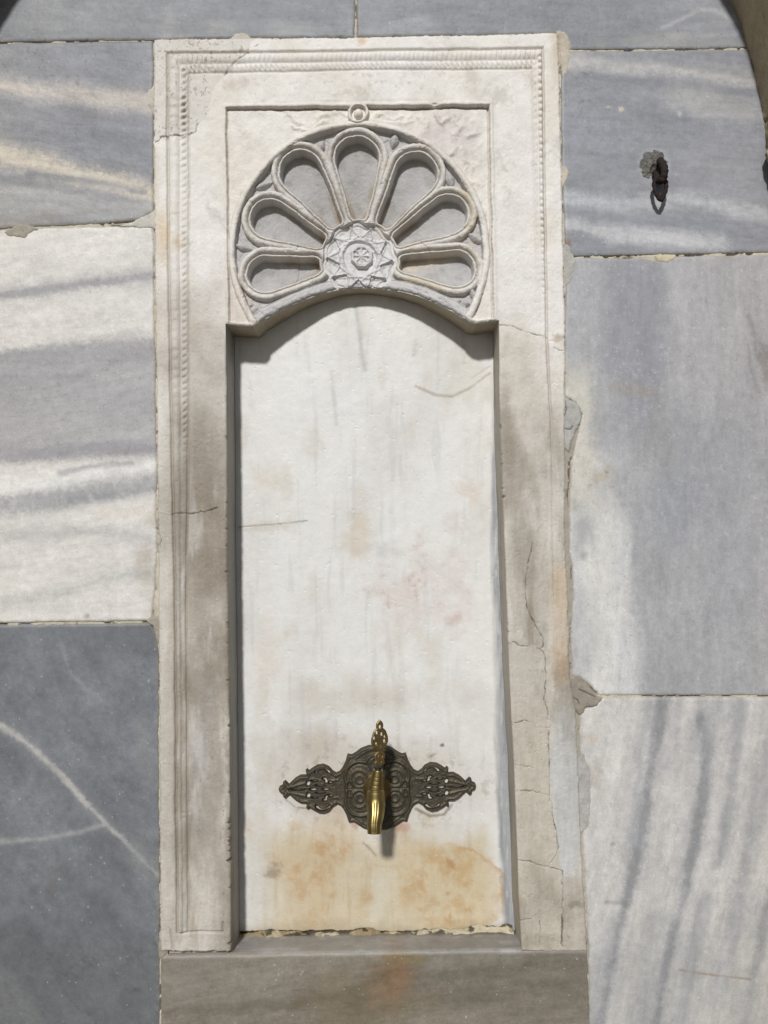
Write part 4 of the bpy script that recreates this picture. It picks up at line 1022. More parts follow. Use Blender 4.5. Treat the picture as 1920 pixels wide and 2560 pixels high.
# ------------------------------------------------------------------ rear panel of the niche
x0, z1 = unproj(540, 690, NICHE_D); x1, z0 = unproj(1320, 2345, NICHE_D)
xs = np.arange(x0, x1, 0.0012); zs = np.arange(z0, z1, 0.0012)[::-1]
X, Z = np.meshgrid(xs, zs); px, py = proj(X, NICHE_D, Z)
def back_paint(px, py):
    c = base(px, (227, 225, 220))
    c = mix(c, (212, 209, 204), sst(0, 0.8, fbm(px, py, 110, 5, 901, sy=2.0)), 0.5)
    c = mix(c, (230, 229, 226), sst(0.1, 0.9, fbm(px + 700, py, 130, 4, 902, sy=1.8)), 0.5)
    c = mix(c, (206, 198, 182), sst(0.25, 0.95, fbm(px, py + 900, 60, 4, 903, sy=2.2)), 0.4)
    c = mix(c, (186, 183, 180), sst(0.3, 1.0, fbm(px + 90, py, 16, 4, 904, sy=9)), 0.25)
    # fine streaks, hairlines
    c = mix(c, (176, 174, 170), stroke(px, py, [(890, 765), (898, 830), (905, 880), (912, 925)], 3.5, 1.1, .6), 0.55)
    c = mix(c, (190, 187, 182), stroke(px, py, [(828, 930), (836, 1010), (842, 1060)], 4, 1.2, .6), 0.5)
    c = mix(c, (182, 178, 172), stroke(px, py, [(1040, 850), (1035, 890)], 4, 1.2, .6), 0.4)
    c = mix(c, (160, 146, 126), stroke(px, py, [(1040, 966), (1090, 988), (1130, 991), (1175, 970), (1225, 932)], 1.8, 1.1, .7), 0.6)
    c = mix(c, (170, 160, 145), stroke(px, py, [(1180, 945), (1225, 915)], 1.5, 1.1, .7), 0.5)
    c = mix(c, (120, 106, 84), stroke(px, py, [(596, 1318), (660, 1313), (720, 1308), (768, 1302)], 1.6, 1.0, .6), 0.65)
    c = mix(c, (178, 164, 140), blob(px, py, 660, 1316, 70, 10, -3, .9, .6), 0.3)
    P_ = blob(px, py, 1045, 1475, 70, 70, 0, .9, 1.1, 91)
    c = mix(c, (216, 202, 194), P_, 0.5)
    c = mix(c, (192, 172, 160), P_ * sst(0.1, 0.8, fbm(px, py, 18, 5, 915, .7)), 0.6)
    c = mix(c, (216, 204, 200), blob(px, py, 1145, 1390, 22, 100, 0, .9, 1.1, 92), 0.5)
    c = mix(c, (196, 168, 158), blob(px, py, 1140, 1545, 22, 12, -30, .9, .6), 0.5)
    c = mix(c, (206, 188, 160), blob(px, py, 895, 1335, 28, 46, 0, .9, .8), 0.45)
    c = mix(c, (180, 180, 178), blob(px, py, 970, 1375, 26, 16, 0, .9, .8), 0.35)
    c = mix(c, (205, 190, 160), blob(px, py, 668, 1200, 30, 24, 0, .9, .8), 0.3)
    c = mix(c, (210, 190, 168), blob(px, py, 1180, 1230, 30, 20, 0, .9, .8), 0.35)
    c = mix(c, (212, 194, 174), blob(px, py, 670, 1640, 30, 70, 0, .9, .8), 0.3)
    c = mix(c, (190, 178, 158), blob(px, py, 960, 1740, 160, 40, 0, .9, .7, 93), 0.45)
    # dirt round the tap plate
    c = mix(c, (168, 150, 124), blob(px, py, 940, 1960, 260, 105, 0, .5, .45, 94), 0.38)
    c = mix(c, (140, 124, 100), sst(0.25, 0.8, fbm(px, py, 22, 4, 905, .65)) * blob(px, py, 940, 1975, 270, 120, 0, .5, .3), 0.4)
    # ochre water stains below the tap
    drip = fbm(px, py, 13, 5, 9201, 0.65, sy=9.0)
    lowz = sst(2030, 2150, py + 34 * fbm(px, py, 60, 5, 9202)) * sst(1248, 1195, px + 0.5 * (2330 - py) * 0) * sst(610, 720, px + 20 * drip)
    c = mix(c, (204, 190, 160), lowz, 0.85)
    c = mix(c, (190, 172, 138), lowz * sst(0.0, 0.8, drip), 0.5)
    L_ = blob(px, py, 800, 2150, 105, 105, 0, .9, 1.0, 95)
    c = mix(c, (202, 178, 140), L_, 0.5)
    c = mix(c, (184, 140, 92), L_ * sst(-0.1, 0.7, fbm(px, py, 48, 6, 9203, .65)), 0.55)
    dR = np.hypot((px - 1118 - 0.25 * (py - 2200)) / 142, (py - 2215) / 122) + 0.16 * fbm(px, py, 70, 6, 9204, .6)
    R_ = np.where(px > 1120, sst(1.06, 0.92, dR), sst(1.25, 0.65, dR)) * sst(2075, 2120, py + 12 * drip)
    c = mix(c, (206, 188, 154), R_, 0.55)
    c = mix(c, (190, 154, 102), R_ * sst(-0.3, 0.6, fbm(px, py, 55, 6, 9205, .68)), 0.6)
    c = mix(c, (176, 128, 82), R_ * sst(0.25, 0.9, fbm(px + 60, py, 36, 6, 9206, .7)), 0.6)
    c = mix(c, (184, 138, 78), np.exp(-((dR - 0.97) / 0.045) ** 2) * sst(1100, 1180, px) * sst(2290, 2230, py), 0.5)
    c = mix(c, (214, 200, 172), R_ * sst(0.2, 0.9, fbm(px, py + 200, 30, 5, 9207, .65)), 0.55)
    c = mix(c, (176, 150, 110), sst(2200, 2290, py) * sst(0.1, 0.9, fbm(px, py, 70, 5, 9208, .6)) * sst(1250, 1200, px), 0.4)
    c = mix(c, (214, 208, 190), blob(px, py, 945, 2240, 26, 90, 0, .9, .9), 0.6)
    c = mix(c, (212, 208, 198), blob(px, py, 635, 2180, 40, 140, 0, .9, .6), 0.5)
    c = mix(c, (168, 152, 122), sst(2285, 2330, py + 14 * fbm(px, py, 30, 4, 9209)), 0.55)
    c = mix(c, (112, 102, 86), blob(px, py, 688, 2180, 12, 20, 40, .8, 1.0), 0.5)
    c = mix(c, (120, 104, 80), stroke(px, py, [(908, 2108), (925, 2122), (938, 2138)], 2.6, 1, .9), 0.5)
    c = mix(c, (84, 78, 70), blob(px, py, 1106, 1864, 5, 7, 30, .5, 1.0), 0.8)
    c = mix(c, (120, 112, 102), blob(px, py, 1080, 1890, 12, 3, -40, .8, 1.0), 0.5)
    c = mix(c, (110, 98, 80), stroke(px, py, [(702, 1968), (715, 2000), (735, 2015)], 2, 1, .8), 0.4)
    c = mix(c, (112, 100, 84), stroke(px, py, [(745, 2018), (775, 2022)], 1.5, 1, .8), 0.5)
    c = mix(c, (120, 108, 92), stroke(px, py, [(1040, 2022), (1075, 2040), (1110, 2036), (1130, 2012)], 1.8, 1, .8), 0.45)
    c = mix(c, (184, 122, 96), blob(px, py, 887, 2062, 12, 12), 0.5)
    c = mix(c, (184, 122, 96), blob(px, py, 1010, 2068, 14, 12), 0.45)
    c = mix(c, (110, 98, 80), stroke(px, py, [(702, 1968), (715, 2000), (735, 2015)], 2, 1, .8), 0.4)
    c = mix(c, (112, 100, 84), stroke(px, py, [(745, 2018), (775, 2022)], 1.5, 1, .8), 0.5)
    c = mix(c, (120, 108, 92), stroke(px, py, [(1040, 2022), (1075, 2040), (1110, 2036), (1130, 2012)], 1.8, 1, .8), 0.45)
    # blue grey margin beside the right jamb
    rx = interp(py, [(800, 1236), (1000, 1232), (1500, 1238), (2000, 1246), (2330, 1262)])
    g = sst(-12, 8, px - rx + 6 * fbm(px, py, 22, 4, 908, sy=5)) * sst(850, 1100, py)
    c = mix(c, (150, 152, 156), g, 0.8)
    c = mix(c, (122, 124, 128), g * sst(0.0, 0.7, fbm(px, py, 9, 4, 909, sy=9)), 0.5)
    c = mix(c, (206, 208, 208), g * sst(0.35, 0.9, fbm(px + 55, py, 7, 4, 910, sy=8)), 0.6)
    c = tint(c, 1 + 0.025 * fbm(px, py, 30, 5, 911, .6))
    c = dots(c, px, py, 40, (600, 800, 1230, 2250), (140, 132, 120), 912, 1.0, 2.4, 0.5)
    c = dots(c, px, py, 50, (600, 800, 1230, 2250), (236, 236, 234), 913, 1.2, 3.4, 0.7)
    return c
bc = back_paint(px, py)
hb = 0.8 * fbm(px, py, 300, 3, 920) + 0.30 * fbm(px, py, 45, 4, 921, .6) + 0.05 * fbm(px, py, 8, 3, 922)
hb -= 0.8 * pitting(px, py, 923, 0.85)
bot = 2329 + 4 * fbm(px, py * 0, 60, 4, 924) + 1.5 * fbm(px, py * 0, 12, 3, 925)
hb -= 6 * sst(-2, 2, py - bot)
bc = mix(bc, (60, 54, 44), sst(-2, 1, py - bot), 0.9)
hb -= 0.9 * crackmap(px, py, [([(596, 1318), (660, 1313), (720, 1308), (768, 1302)], 1.2)], 1.5)
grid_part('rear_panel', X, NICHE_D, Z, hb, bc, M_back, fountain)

# crumbling mortar line along the foot of the rear panel
xs = np.linspace(float(unproj(594, 2330, .06)[0]), float(unproj(1282, 2330, .06)[0]), 700)
tq = np.linspace(0, 1, 16)[:, None]
pxm = np.linspace(594, 1282, 700)[None] + 0 * tq
zled = float(unproj(935, 2329, NICHE_D)[1])
hgt = 0.0062 + 0.0060 * np.clip(fbm(pxm, pxm * 0, 60, 4, 930), -0.7, 1)
ang = tq * np.pi / 2
Ym = NICHE_D - 0.001 - (0.008 + 0.005 * fbm(pxm, pxm * 0 + 9, 40, 3, 931)) * np.sin(ang) + 0.0012 * fbm(pxm, tq * 30, 12, 3, 932)
Zm = zled - 0.003 + hgt * np.cos(ang) * 1.0 + 0.0008 * fbm(pxm, tq * 30 + 99, 9, 3, 933)
cmm = base(pxm, (150, 134, 104)); cmm = mix(cmm, (200, 190, 164), sst(0.1, 0.5, fbm(pxm, tq * 10, 70, 4, 934)), 0.9)
cmm = mix(cmm, (52, 46, 36), sst(0.1, 0.5, fbm(pxm, tq * 40, 24, 4, 935)), 0.85)
mk('mortar_bead', np.stack([xs[None] + 0 * tq, Ym, Zm], -1).reshape(-1, 3), grid_faces(*Ym.shape), M_mortar, fountain, cmm.reshape(-1, 3))

# ------------------------------------------------------------------ sill block: ledge inside the niche, rounded nose, face below
zf = float(unproj(935, FB - 1, 0)[1])
xa = float(unproj(402, 2450, 0)[0]); xb = float(unproj(1470, 2450, 0)[0])
prof = []
for q in np.linspace(0, 1, 56): prof.append((NICHE_D + 0.01 - q * (NICHE_D + 0.01 - 0.006), zled - 0.002 + (zf - zled + 0.0005) * q))
for q in np.linspace(0, np.pi / 2, 14)[1:]: prof.append((0.006 - 0.006 * np.sin(q), zf - 0.0035 - 0.005 + 0.007 * np.cos(q) ))
last = prof[-1]
for q in np.linspace(0, 1, 210)[1:]: prof.append((0.0, last[1] - q * 0.16))
for q in np.linspace(0, 1, 40)[1:]: prof.append((0.0, last[1] - 0.16 - q * (last[1] - 0.16 - GROUND_Z)))
prof = np.array(prof)
xs = np.linspace(xa - 0.004, xb + 0.004, 640)
X = xs[None] + 0 * prof[:, :1]; Y = prof[:, :1] + 0 * X; Z = prof[:, 1:] + 0 * X
px, py = proj(X, Y, Z)
cs = base(px, (140, 133, 121)); cs = mottle(cs, px, py, 0.08, 940, 60)
w = 14 * fbm(px, py, 100, 4, 941)
for pts, ww, a in [([(1000, 2450), (1150, 2420), (1460, 2385)], 22, .5), ([(420, 2540), (600, 2520), (760, 2500), (900, 2480)], 10, .5), ([(900, 2520), (1200, 2470), (1470, 2450)], 24, .45), ([(400, 2590), (700, 2570), (900, 2540)], 20, .4)]:
    cs = mix(cs, (98, 91, 79), stroke(px, py + w, pts, ww, 1.2, .6), a)
cs = mix(cs, (138, 104, 78), blob(px, py, 985, 2440, 42, 60, 0, .8, .6), 0.75)
cs = mix(cs, (138, 124, 84), blob(px, py, 1010, 2395, 60, 16, 0, .8, .6), 0.6)
cs = mix(cs, (120, 107, 82), blob(px, py, 930, 2500, 130, 70, 0, .9, .7), 0.55)
cs = mix(cs, (104, 97, 80), blob(px, py, 1300, 2520, 160, 60, 0, .9, .7), 0.4)
cs = mix(cs, (138, 132, 124), blob(px, py, 480, 2430, 80, 60, 0, .9, .7), 0.5)
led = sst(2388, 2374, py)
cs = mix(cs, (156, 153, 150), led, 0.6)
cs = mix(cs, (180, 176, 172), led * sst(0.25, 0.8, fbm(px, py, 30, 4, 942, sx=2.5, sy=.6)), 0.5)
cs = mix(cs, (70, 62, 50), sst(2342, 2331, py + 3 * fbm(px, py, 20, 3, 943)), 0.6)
cs = dots(cs, px, py, 60, (410, 2385, 1460, 2560), (188, 182, 168), 944, 1.2, 3.8, 0.7)
so = np.maximum(float(0) + (xa - X) * 1000 / 0.583, (X - xb) * 1000 / 0.583) + 1.8 * fbm(px, py, 20, 4, 945)
cs = veil(cs, px, py, -8, 30, .17, 1500)
cs = mix(cs, (150, 122, 96), blob(px, py, 985, 2450, 34, 70, 0, .9, 1.0), 0.4)
hh = 1.0 + 0.6 * fbm(px, py, 200, 3, 946) + 0.30 * fbm(px, py, 30, 4, 947, .6) - 7 * sst(-1, 2, so)
front = sst(0.03, 0.0, Y)
Ys = Y - hh / 1000 * front
Zs = Z + (0.0005 * fbm(px, py, 30, 4, 948)) * (1 - front)
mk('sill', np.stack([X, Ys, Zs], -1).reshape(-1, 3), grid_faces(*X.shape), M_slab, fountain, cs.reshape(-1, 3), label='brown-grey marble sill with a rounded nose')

# ------------------------------------------------------------------ masonry behind and around: stone arch that the wall stands in
def box(name, x0, x1, y0, y1, z0, z1, mat, parent, rgb):
    v = [(x, y, z) for x in (x0, x1) for y in (y0, y1) for z in (z0, z1)]
    f = [(0, 1, 3, 2), (4, 6, 7, 5), (0, 4, 5, 1), (2, 3, 7, 6), (0, 2, 6, 4), (1, 5, 7, 3)]
    return mk(name, v, f, mat, parent, np.tile(lin(rgb), (8, 1)), smooth=False)
box('backing', -1.9, 1.9, 0.082, 0.5, GROUND_Z, 1.9, M_arch, wall, (130, 118, 98))

arch = thing('stone_arch', 'brown weathered stone arch standing out in front of the marble wall', 'arch', (0.0, 0.0, GROUND_Z))
CP = [(1934, 4300), (1934, 2600), (1934, 1500), (1933, 900), (1930, 640), (1924, 480), (1914, 312), (1901, 260), (1888, 205), (1866, 110), (1834, 5), (1775, -90), (1690, -190), (1560, -310), (1400, -420), (1200, -510), (1020, -560), (900, -575),
      (780, -560), (600, -510), (400, -420), (240, -310), (110, -190), (22, -95), (-30, -15), (-58, 80), (-76, 200), (-88, 400), (-92, 640), (-94, 900), (-94, 1500), (-94, 2600), (-94, 4300)]
CP = np.array(CP, float)
ax_, az_ = unproj(CP[:, 0], CP[:, 1], 0.0)
az_ = np.maximum(az_, GROUND_Z)
seg = np.hypot(np.diff(ax_), np.diff(az_)); L = np.concatenate([[0], np.cumsum(seg)])
n = 1500; tt = np.linspace(0, L[-1], n)
ax2 = np.interp(tt, L, ax_); az2 = np.interp(tt, L, az_)
ker = np.ones(25) / 25
pad = lambda a: np.convolve(np.concatenate([np.full(12, a[0]), a, np.full(12, a[-1])]), ker, 'valid')
ax2 = pad(ax2); az2 = pad(az2)
tx = np.gradient(ax2); tz = np.gradient(az2); tl_ = np.hypot(tx, tz) + 1e-9
nx_, nz_ = tz / tl_, -tx / tl_            # outward normal
cen = np.array([float(unproj(930, 900, 0)[0]), float(unproj(930, 900, 0)[1])])
flipn = ((ax2 - cen[0]) * nx_ + (az2 - cen[1]) * nz_) < 0
nx_ = np.where(flipn, -nx_, nx_); nz_ = np.where(flipn, -nz_, nz_)
AD = 0.10
steps = [(0.014, 0.0), (-0.02, 0.0005), (-0.05, 0.0), (-0.08, 0.0)]
depths = np.concatenate([np.linspace(0.004, -AD + 0.004, 70), np.full(1, -AD), np.full(40, -AD)])
outs = np.concatenate([np.zeros(70), [0.004], np.linspace(0.008, 0.19, 40)])
TT = tt[:, None] + 0 * depths[None]
dd = depths[None] + 0 * tt[:, None]; oo = outs[None] + 0 * tt[:, None]
jn = ((TT + 0.05) % 0.27); jd = np.minimum(jn, 0.27 - jn)
rough_ = 0.0022 * fbm(TT * 1000, (dd + oo) * 1000, 60, 4, 960) + 0.0012 * fbm(TT * 1000, (dd + oo) * 1000, 9, 4, 961, .7)
rough_ -= 0.004 * np.exp(-(jd / 0.0025) ** 2)
# spalled capital stone, right side
chipm = np.exp(-((pad(az2)[:, None] * 0 + az2[:, None] - float(unproj(1900, 430, 0)[1])) / 0.07) ** 4) * (ax2[:, None] > 0)
rough_ += chipm * (0.004 + 0.008 * fbm(TT * 1000, (dd + oo) * 1000, 24, 4, 962, .7)) * sst(-0.005, -0.02, dd)
isf = (oo > 0.002)
Xa = ax2[:, None] + nx_[:, None] * (oo - np.where(isf, 0, rough_))
Za = az2[:, None] + nz_[:, None] * (oo - np.where(isf, 0, rough_))
Ya = dd - np.where(isf, rough_, 0)
Za = np.maximum(Za, GROUND_Z)
ca = base(Xa, (184, 168, 138)); ca = tint(ca, 1 + 0.16 * fbm(TT * 1000, (dd + oo) * 1000, 50, 5, 963, .65))
ca = mix(ca, (176, 164, 138), chipm, 0.6)
ca = mix(ca, (84, 74, 60), np.exp(-(jd / 0.003) ** 2), 0.6)
mk('voussoir_ring', np.stack([Xa, Ya, Za], -1).reshape(-1, 3), grid_faces(*Xa.shape, flip=True), M_arch, arch, ca.reshape(-1, 3))
# plain ashlar facing around the ring
ks = np.linspace(0, 1, 10)
cxz = np.array([cen[0], 0.2])
Xo = ax2 + nx_ * 0.188; Zo = np.maximum(az2 + nz_ * 0.188, GROUND_Z)
dirx = nx_; dirz = np.maximum(nz_, 0)
Xe = Xo[:, None] + dirx[:, None] * 1.1 * ks[None]; Ze = np.maximum(Zo[:, None] + dirz[:, None] * 1.1 * ks[None], GROUND_Z)
Ye = -AD + 0.004 + 0.002 * fbm(Xe * 1000, Ze * 1000, 120, 3, 964)
ce = base(Xe, (150, 138, 116)); ce = tint(ce, 1 + 0.12 * fbm(Xe * 1000, Ze * 1000, 80, 5, 965))
mk('ashlar_facing', np.stack([Xe, Ye, Ze], -1).reshape(-1, 3), grid_faces(*Xe.shape, flip=True), M_arch, arch, ce.reshape(-1, 3))

# pavement
n = 60
gx, gy = np.meshgrid(np.concatenate([np.linspace(-30, -2, 14), np.linspace(-1.8, 1.8, 30), np.linspace(2, 30, 14)]), np.concatenate([np.linspace(-40, -3, 14), np.linspace(-2.8, 0.6, 26)]))
gc = base(gx, (96, 92, 86)); gc = tint(gc, 1 + 0.12 * fbm(gx * 100, gy * 100, 40, 4, 970))
g = mk('pavement', np.stack([gx, gy, gx * 0 + GROUND_Z - 0.002], -1).reshape(-1, 3), grid_faces(*gx.shape, flip=False)[:, ::-1] if False else grid_faces(*gx.shape), M_arch, None, gc.reshape(-1, 3))
g['kind'] = 'structure'

# ------------------------------------------------------------------ tap
PC = (0.3496 * 810 + 660, 0.3496 * 600 + 1760)      # middle of the back plate
tcx, tcz = [float(q) for q in unproj(PC[0], PC[1], NICHE_D - 0.006)]
tap = thing('water_tap', 'brass tap with a pierced upright handle on a dark ornate bronze back plate', 'tap', (tcx, NICHE_D, tcz))
UN = 0.3496 * (NICHE_D - 0.006 - CAM[1]) / F_PX
Q = [(0, 298), (60, 294), (112, 275), (150, 248), (176, 233), (206, 238), (213, 216), (222, 186), (240, 150), (262, 120), (288, 108), (312, 122), (338, 152), (377, 170), (420, 165), (455, 146), (480, 128),
     (493, 141), (504, 132), (498, 97), (541, 97), (580, 76), (622, 36), (634, 46), (648, 62), (664, 52), (668, 30), (690, 20), (697, 0)]
full = [(a, b) for a, b in Q] + [(a, -b) for a, b in Q[-2::-1]] + [(-a, -b) for a, b in Q[1:]] + [(-a, b) for a, b in Q[-2:0:-1]]
a1 = np.arange(-705, 706, 1.9); b1 = np.arange(-306, 307, 1.9)[::-1]
A, B = np.meshgrid(a1, b1)
sdp = sdpoly(A, B, full)
aA, aB = np.abs(A), np.abs(B)
HOL = [(560, 0, 50, 8), (487, 42, 13, 20), (441, 58, 22, 9), (372, 74, 15, 12), (360, 52, 10, 13), (401, 25, 32, 9), (450, 3, 24, 9), (362, 3, 22, 9), (330, 46, 17, 11)]
hol = np.full(A.shape, 10.0)
for (cu, cv, ru, rv) in HOL:
    hol = np.minimum(hol, (np.sqrt(((aA - cu) / ru) ** 2 + ((aB - cv) / rv) ** 2) - 1) * min(ru, rv))
cres = np.maximum(np.abs(np.hypot(aA - 385, aB - 82) - 60) - 9, np.abs(aA - 385) - 52); cres = np.where(aB > 105, cres, 10)
hol = np.minimum(hol, cres)
rc = np.hypot(A, B)
hp = 3.2 * sst(0, -9, sdp)
hp += 1.2 * np.exp(-((sdp + 16) / 7) ** 2)
# raised quatrefoil cartouche and scrolls on the middle
quat = np.minimum(np.minimum(np.hypot(aA - 118, aB - 82) - 118, np.hypot(aA, aB - 150) - 95), np.hypot(aA - 60, aB) - 170)
hp += np.where(rc < 300, 1.6 * sst(4, -6, quat) + 1.5 * np.exp(-((quat + 12) / 7) ** 2) - 0.8 * np.exp(-((quat + 30) / 6) ** 2), 0)
hp += np.where(rc < 260, 1.8 * np.exp(-((np.hypot(aA - 128, aB - 70) - 58) / 8) ** 2) + 1.6 * np.exp(-((np.hypot(aA - 122, aB - 64) - 26) / 8) ** 2), 0)
hp += np.where(rc < 260, 1.6 * np.exp(-((np.hypot(aA, aB - 165) - 50) / 8) ** 2) + 1.2 * np.exp(-((np.hypot(aA - 195, aB - 30) - 24) / 7) ** 2), 0)
hp += 1.2 * np.exp(-(np.abs(rc - 262 - 8 * np.cos(4 * np.arctan2(B, A))) / 9) ** 2) * (aA < 210)
hp += np.where(aA > 290, 1.4 * np.exp(-((hol - 7) / 6) ** 2), 0)
hp += np.where((aA > 505) & (aA < 640), 1.3 * np.exp(-((aB - 46 + (aA - 505) * .26) / 8) ** 2), 0)
hp += np.where((aA > 270) & (aA < 330), 1.0 * np.exp(-((aB - 60) / 8) ** 2), 0)
hp += 0.35 * fbm(A, B, 18, 4, 1001)
keepm = (sdp < 0.5) & (hol > 0.0)
hp = np.where(hol < 5, np.minimum(hp, 1.2 + hp * np.clip(hol / 5, 0, 1)), hp)
keep = keepm[:-1, :-1] & keepm[1:, 1:] & keepm[1:, :-1] & keepm[:-1, 1:]
cr_, sr_ = math.cos(0.0), math.sin(0.0)
Vp = np.stack([tcx + A * UN, NICHE_D - 0.0022 - (hp + 0.6) / 1000 - 0.0012, tcz + B * UN], -1).reshape(-1, 3)
fp = grid_faces(*A.shape, keep=keep)
vp, fp, _ = drop_unused(Vp, fp)
# give the plate its thickness: side walls down to the wall on every open edge
def with_walls(v, f, ydepth):
    e = np.concatenate([f[:, [0, 1]], f[:, [1, 2]], f[:, [2, 3]], f[:, [3, 0]]])
    key = np.sort(e, 1); kk = key[:, 0].astype(np.int64) * len(v) + key[:, 1]
    u, idx, cnt = np.unique(kk, return_index=True, return_counts=True)
    be = e[idx[cnt == 1]]
    n0 = len(v)
    v2 = v.copy(); v2[:, 1] = ydepth
    return np.concatenate([v, v2]), np.concatenate([f, np.stack([be[:, 1], be[:, 0], be[:, 0] + n0, be[:, 1] + n0], 1)])
vp, fp = with_walls(vp, fp, NICHE_D + 0.001)
vp, fp, _ = drop_unused(vp, fp)
mk('back_plate', vp, fp, M_bronze, tap)

def lathe(path, n=40, flute=None):
    "tube of rings: path of (centre, radius, normal frame) -> verts, quads"
    P = np.array([p[0] for p in path], float); r = np.array([p[1] for p in path], float)
    T = np.gradient(P, axis=0); T /= np.linalg.norm(T, axis=1)[:, None] + 1e-12
    V = []
    ref = np.array([1.0, 0, 0])
    for i in range(len(P)):
        a = ref - T[i] * np.dot(ref, T[i]); a /= np.linalg.norm(a)
        b = np.cross(T[i], a)
        th = np.linspace(0, 2 * np.pi, n, endpoint=False)
        rr2 = r[i] * (1 + (flute(i, th) if flute else 0))
        V.append(P[i] + np.outer(np.cos(th) * rr2, a) + np.outer(np.sin(th) * rr2, b))
    V = np.concatenate(V)
    F = []
    for i in range(len(P) - 1):
        for j in range(n):
            F.append((i * n + j, i * n + (j + 1) % n, (i + 1) * n + (j + 1) % n, (i + 1) * n + j))
    return V, F

yb = -0.020         # distance plane of the valve body
def P3(px, py, y):
    x, z = unproj(px, py, y); return np.array([float(x), y, float(z)])
def Z2(zx, zy, y): return P3(660 + zx * .3496, 1760 + zy * .3496, y)
bodyc = Z2(802, 540, yb)
# flange and horizontal pipe from the plate to the body
fx_, fz_ = tcx, tcz
pipe_z = Z2(800, 640, yb)[2]
fl_path = [((tcx - .0005, NICHE_D - 0.003, tcz), 0.001), ((tcx, NICHE_D - 0.0032, tcz), 0.0235), ((tcx, NICHE_D - 0.008, tcz), 0.0238), ((tcx, NICHE_D - 0.011, tcz), 0.022), ((tcx, NICHE_D - 0.018, tcz), 0.0175), ((tcx, NICHE_D - 0.026, tcz), 0.0128), ((tcx, NICHE_D - 0.034, tcz), 0.0108),
           ((tcx, NICHE_D - 0.044, tcz + .000), 0.0105), ((tcx, yb + 0.006, tcz), 0.0108)]
def resample(path, n=40):
    P = np.array([p[0] for p in path]); r = np.array([p[1] for p in path])
    d = np.concatenate([[0], np.cumsum(np.linalg.norm(np.diff(P, axis=0), axis=1) + np.abs(np.diff(r)) + 1e-6)])
    s_ = np.linspace(0, d[-1], n)
    return [(np.array([np.interp(q, d, P[:, k]) for k in range(3)]), float(np.interp(q, d, r))) for q in s_]
def lathe_axis(c, ax, prof, n=48):
    "straight lathe: prof of (along, radius)"
    V = []; F = []
    ax = np.array(ax, float); ax /= np.linalg.norm(ax)
    ref = np.array([1.0, 0, 0]) if abs(ax[0]) < .9 else np.array([0, 0, 1.0])
    a = ref - ax * np.dot(ref, ax); a /= np.linalg.norm(a); b = np.cross(ax, a)
    th = np.linspace(0, 2 * np.pi, n, endpoint=False)
    for (s_, r_) in prof:
        V.append(np.array(c) + ax * s_ + np.outer(np.cos(th) * r_, a) + np.outer(np.sin(th) * r_, b))
    V = np.concatenate(V)
    for i in range(len(prof) - 1):
        for j in range(n):
            F.append((i * n + j, i * n + (j + 1) % n, (i + 1) * n + (j + 1) % n, (i + 1) * n + j))
    return V, F
v, f = lathe_axis((tcx, NICHE_D - 0.003, tcz), (0, -1, 0), [(0, .0005), (0.0002, .0236), (0.003, .0242), (0.0045, .0240), (0.006, .0228), (0.0065, .0215), (0.010, .0195), (0.014, .0168), (0.019, .0140), (0.025, .0118), (0.032, .0107), (0.048, .0105), (0.086, .0108)])
mk('flange', v, f, M_brass_dull, tap)
# valve body: tapering housing above, dark groove, ball under it
zb0 = Z2(802, 616, yb)[2]; zt0 = Z2(812, 468, yb)[2]; bx0 = Z2(803, 540, yb)[0]
H_ = zt0 - zb0
pr = []
for q in np.linspace(0, 1, 40):
    r_ = 0.0122 - 0.0052 * q
    r_ -= 0.0005 * (np.exp(-((q - 0.30) / .012) ** 2) + np.exp(-((q - 0.50) / .012) ** 2) + np.exp(-((q - 0.70) / .012) ** 2) * .6)
    pr.append((q * H_, r_))
pr = [(0, 0.0005), (-0.0003, 0.0118)] + pr + [(H_ + 0.0004, 0.0064), (H_ + 0.0005, 0.0003)]
ax_b = np.array([Z2(816, 468, yb)[0] - Z2(799, 616, yb)[0], -0.001, H_])
v, f = lathe_axis((Z2(799, 616, yb)[0], yb, zb0), ax_b, pr)
mk('valve_housing', v, f, M_brass, tap)
v, f = lathe_axis(Z2(816, 470, yb), (0.03, 0, 1), [(-0.001, .0003), (-0.001, .0052), (0.0012, .0054), (0.0014, .0044), (0.0026, .0044), (0.0028, .0056), (0.0046, .0054), (0.005, .0003)], 32)
mk('stem_nut', v, f, M_dark, tap)
# spout: swings forward out of the body, then down; fluted lower half
tipy = yb - 0.027
k0 = Z2(799, 628, yb); k_tip = Z2(789, 926, tipy)
zt_ = k0[2]; dz_ = zt_ - k_tip[2]
ctrl = np.array([[k0[0], yb + 0.001, zt_ + 0.004], [k0[0], yb - 0.003, zt_ - 0.10 * dz_], [k0[0], yb - 0.011, zt_ - 0.30 * dz_], [k0[0] - .0003, yb - 0.019, zt_ - 0.52 * dz_],
                 [k_tip[0] + .0003, yb - 0.0245, zt_ - 0.76 * dz_], [k_tip[0], tipy, k_tip[2]]])
def catmull(P, n=14):
    out = []
    Pp = np.concatenate([[2 * P[0] - P[1]], P, [2 * P[-1] - P[-2]]])
    for i in range(1, len(Pp) - 2):
        for t_ in np.linspace(0, 1, n, endpoint=False):
            a, b, c, d = Pp[i - 1], Pp[i], Pp[i + 1], Pp[i + 2]
            out.append(0.5 * ((2 * b) + (-a + c) * t_ + (2 * a - 5 * b + 4 * c - d) * t_ ** 2 + (-a + 3 * b - 3 * c + d) * t_ ** 3))
    out.append(P[-1]); return np.array(out)
cp = catmull(ctrl)
N = len(cp); uu = np.linspace(0, 1, N)
rad = np.interp(uu, [0, .10, .2, .38, .6, .8, 1], [.0112, .0132, .0139, .0138, .0120, .0104, .0098])
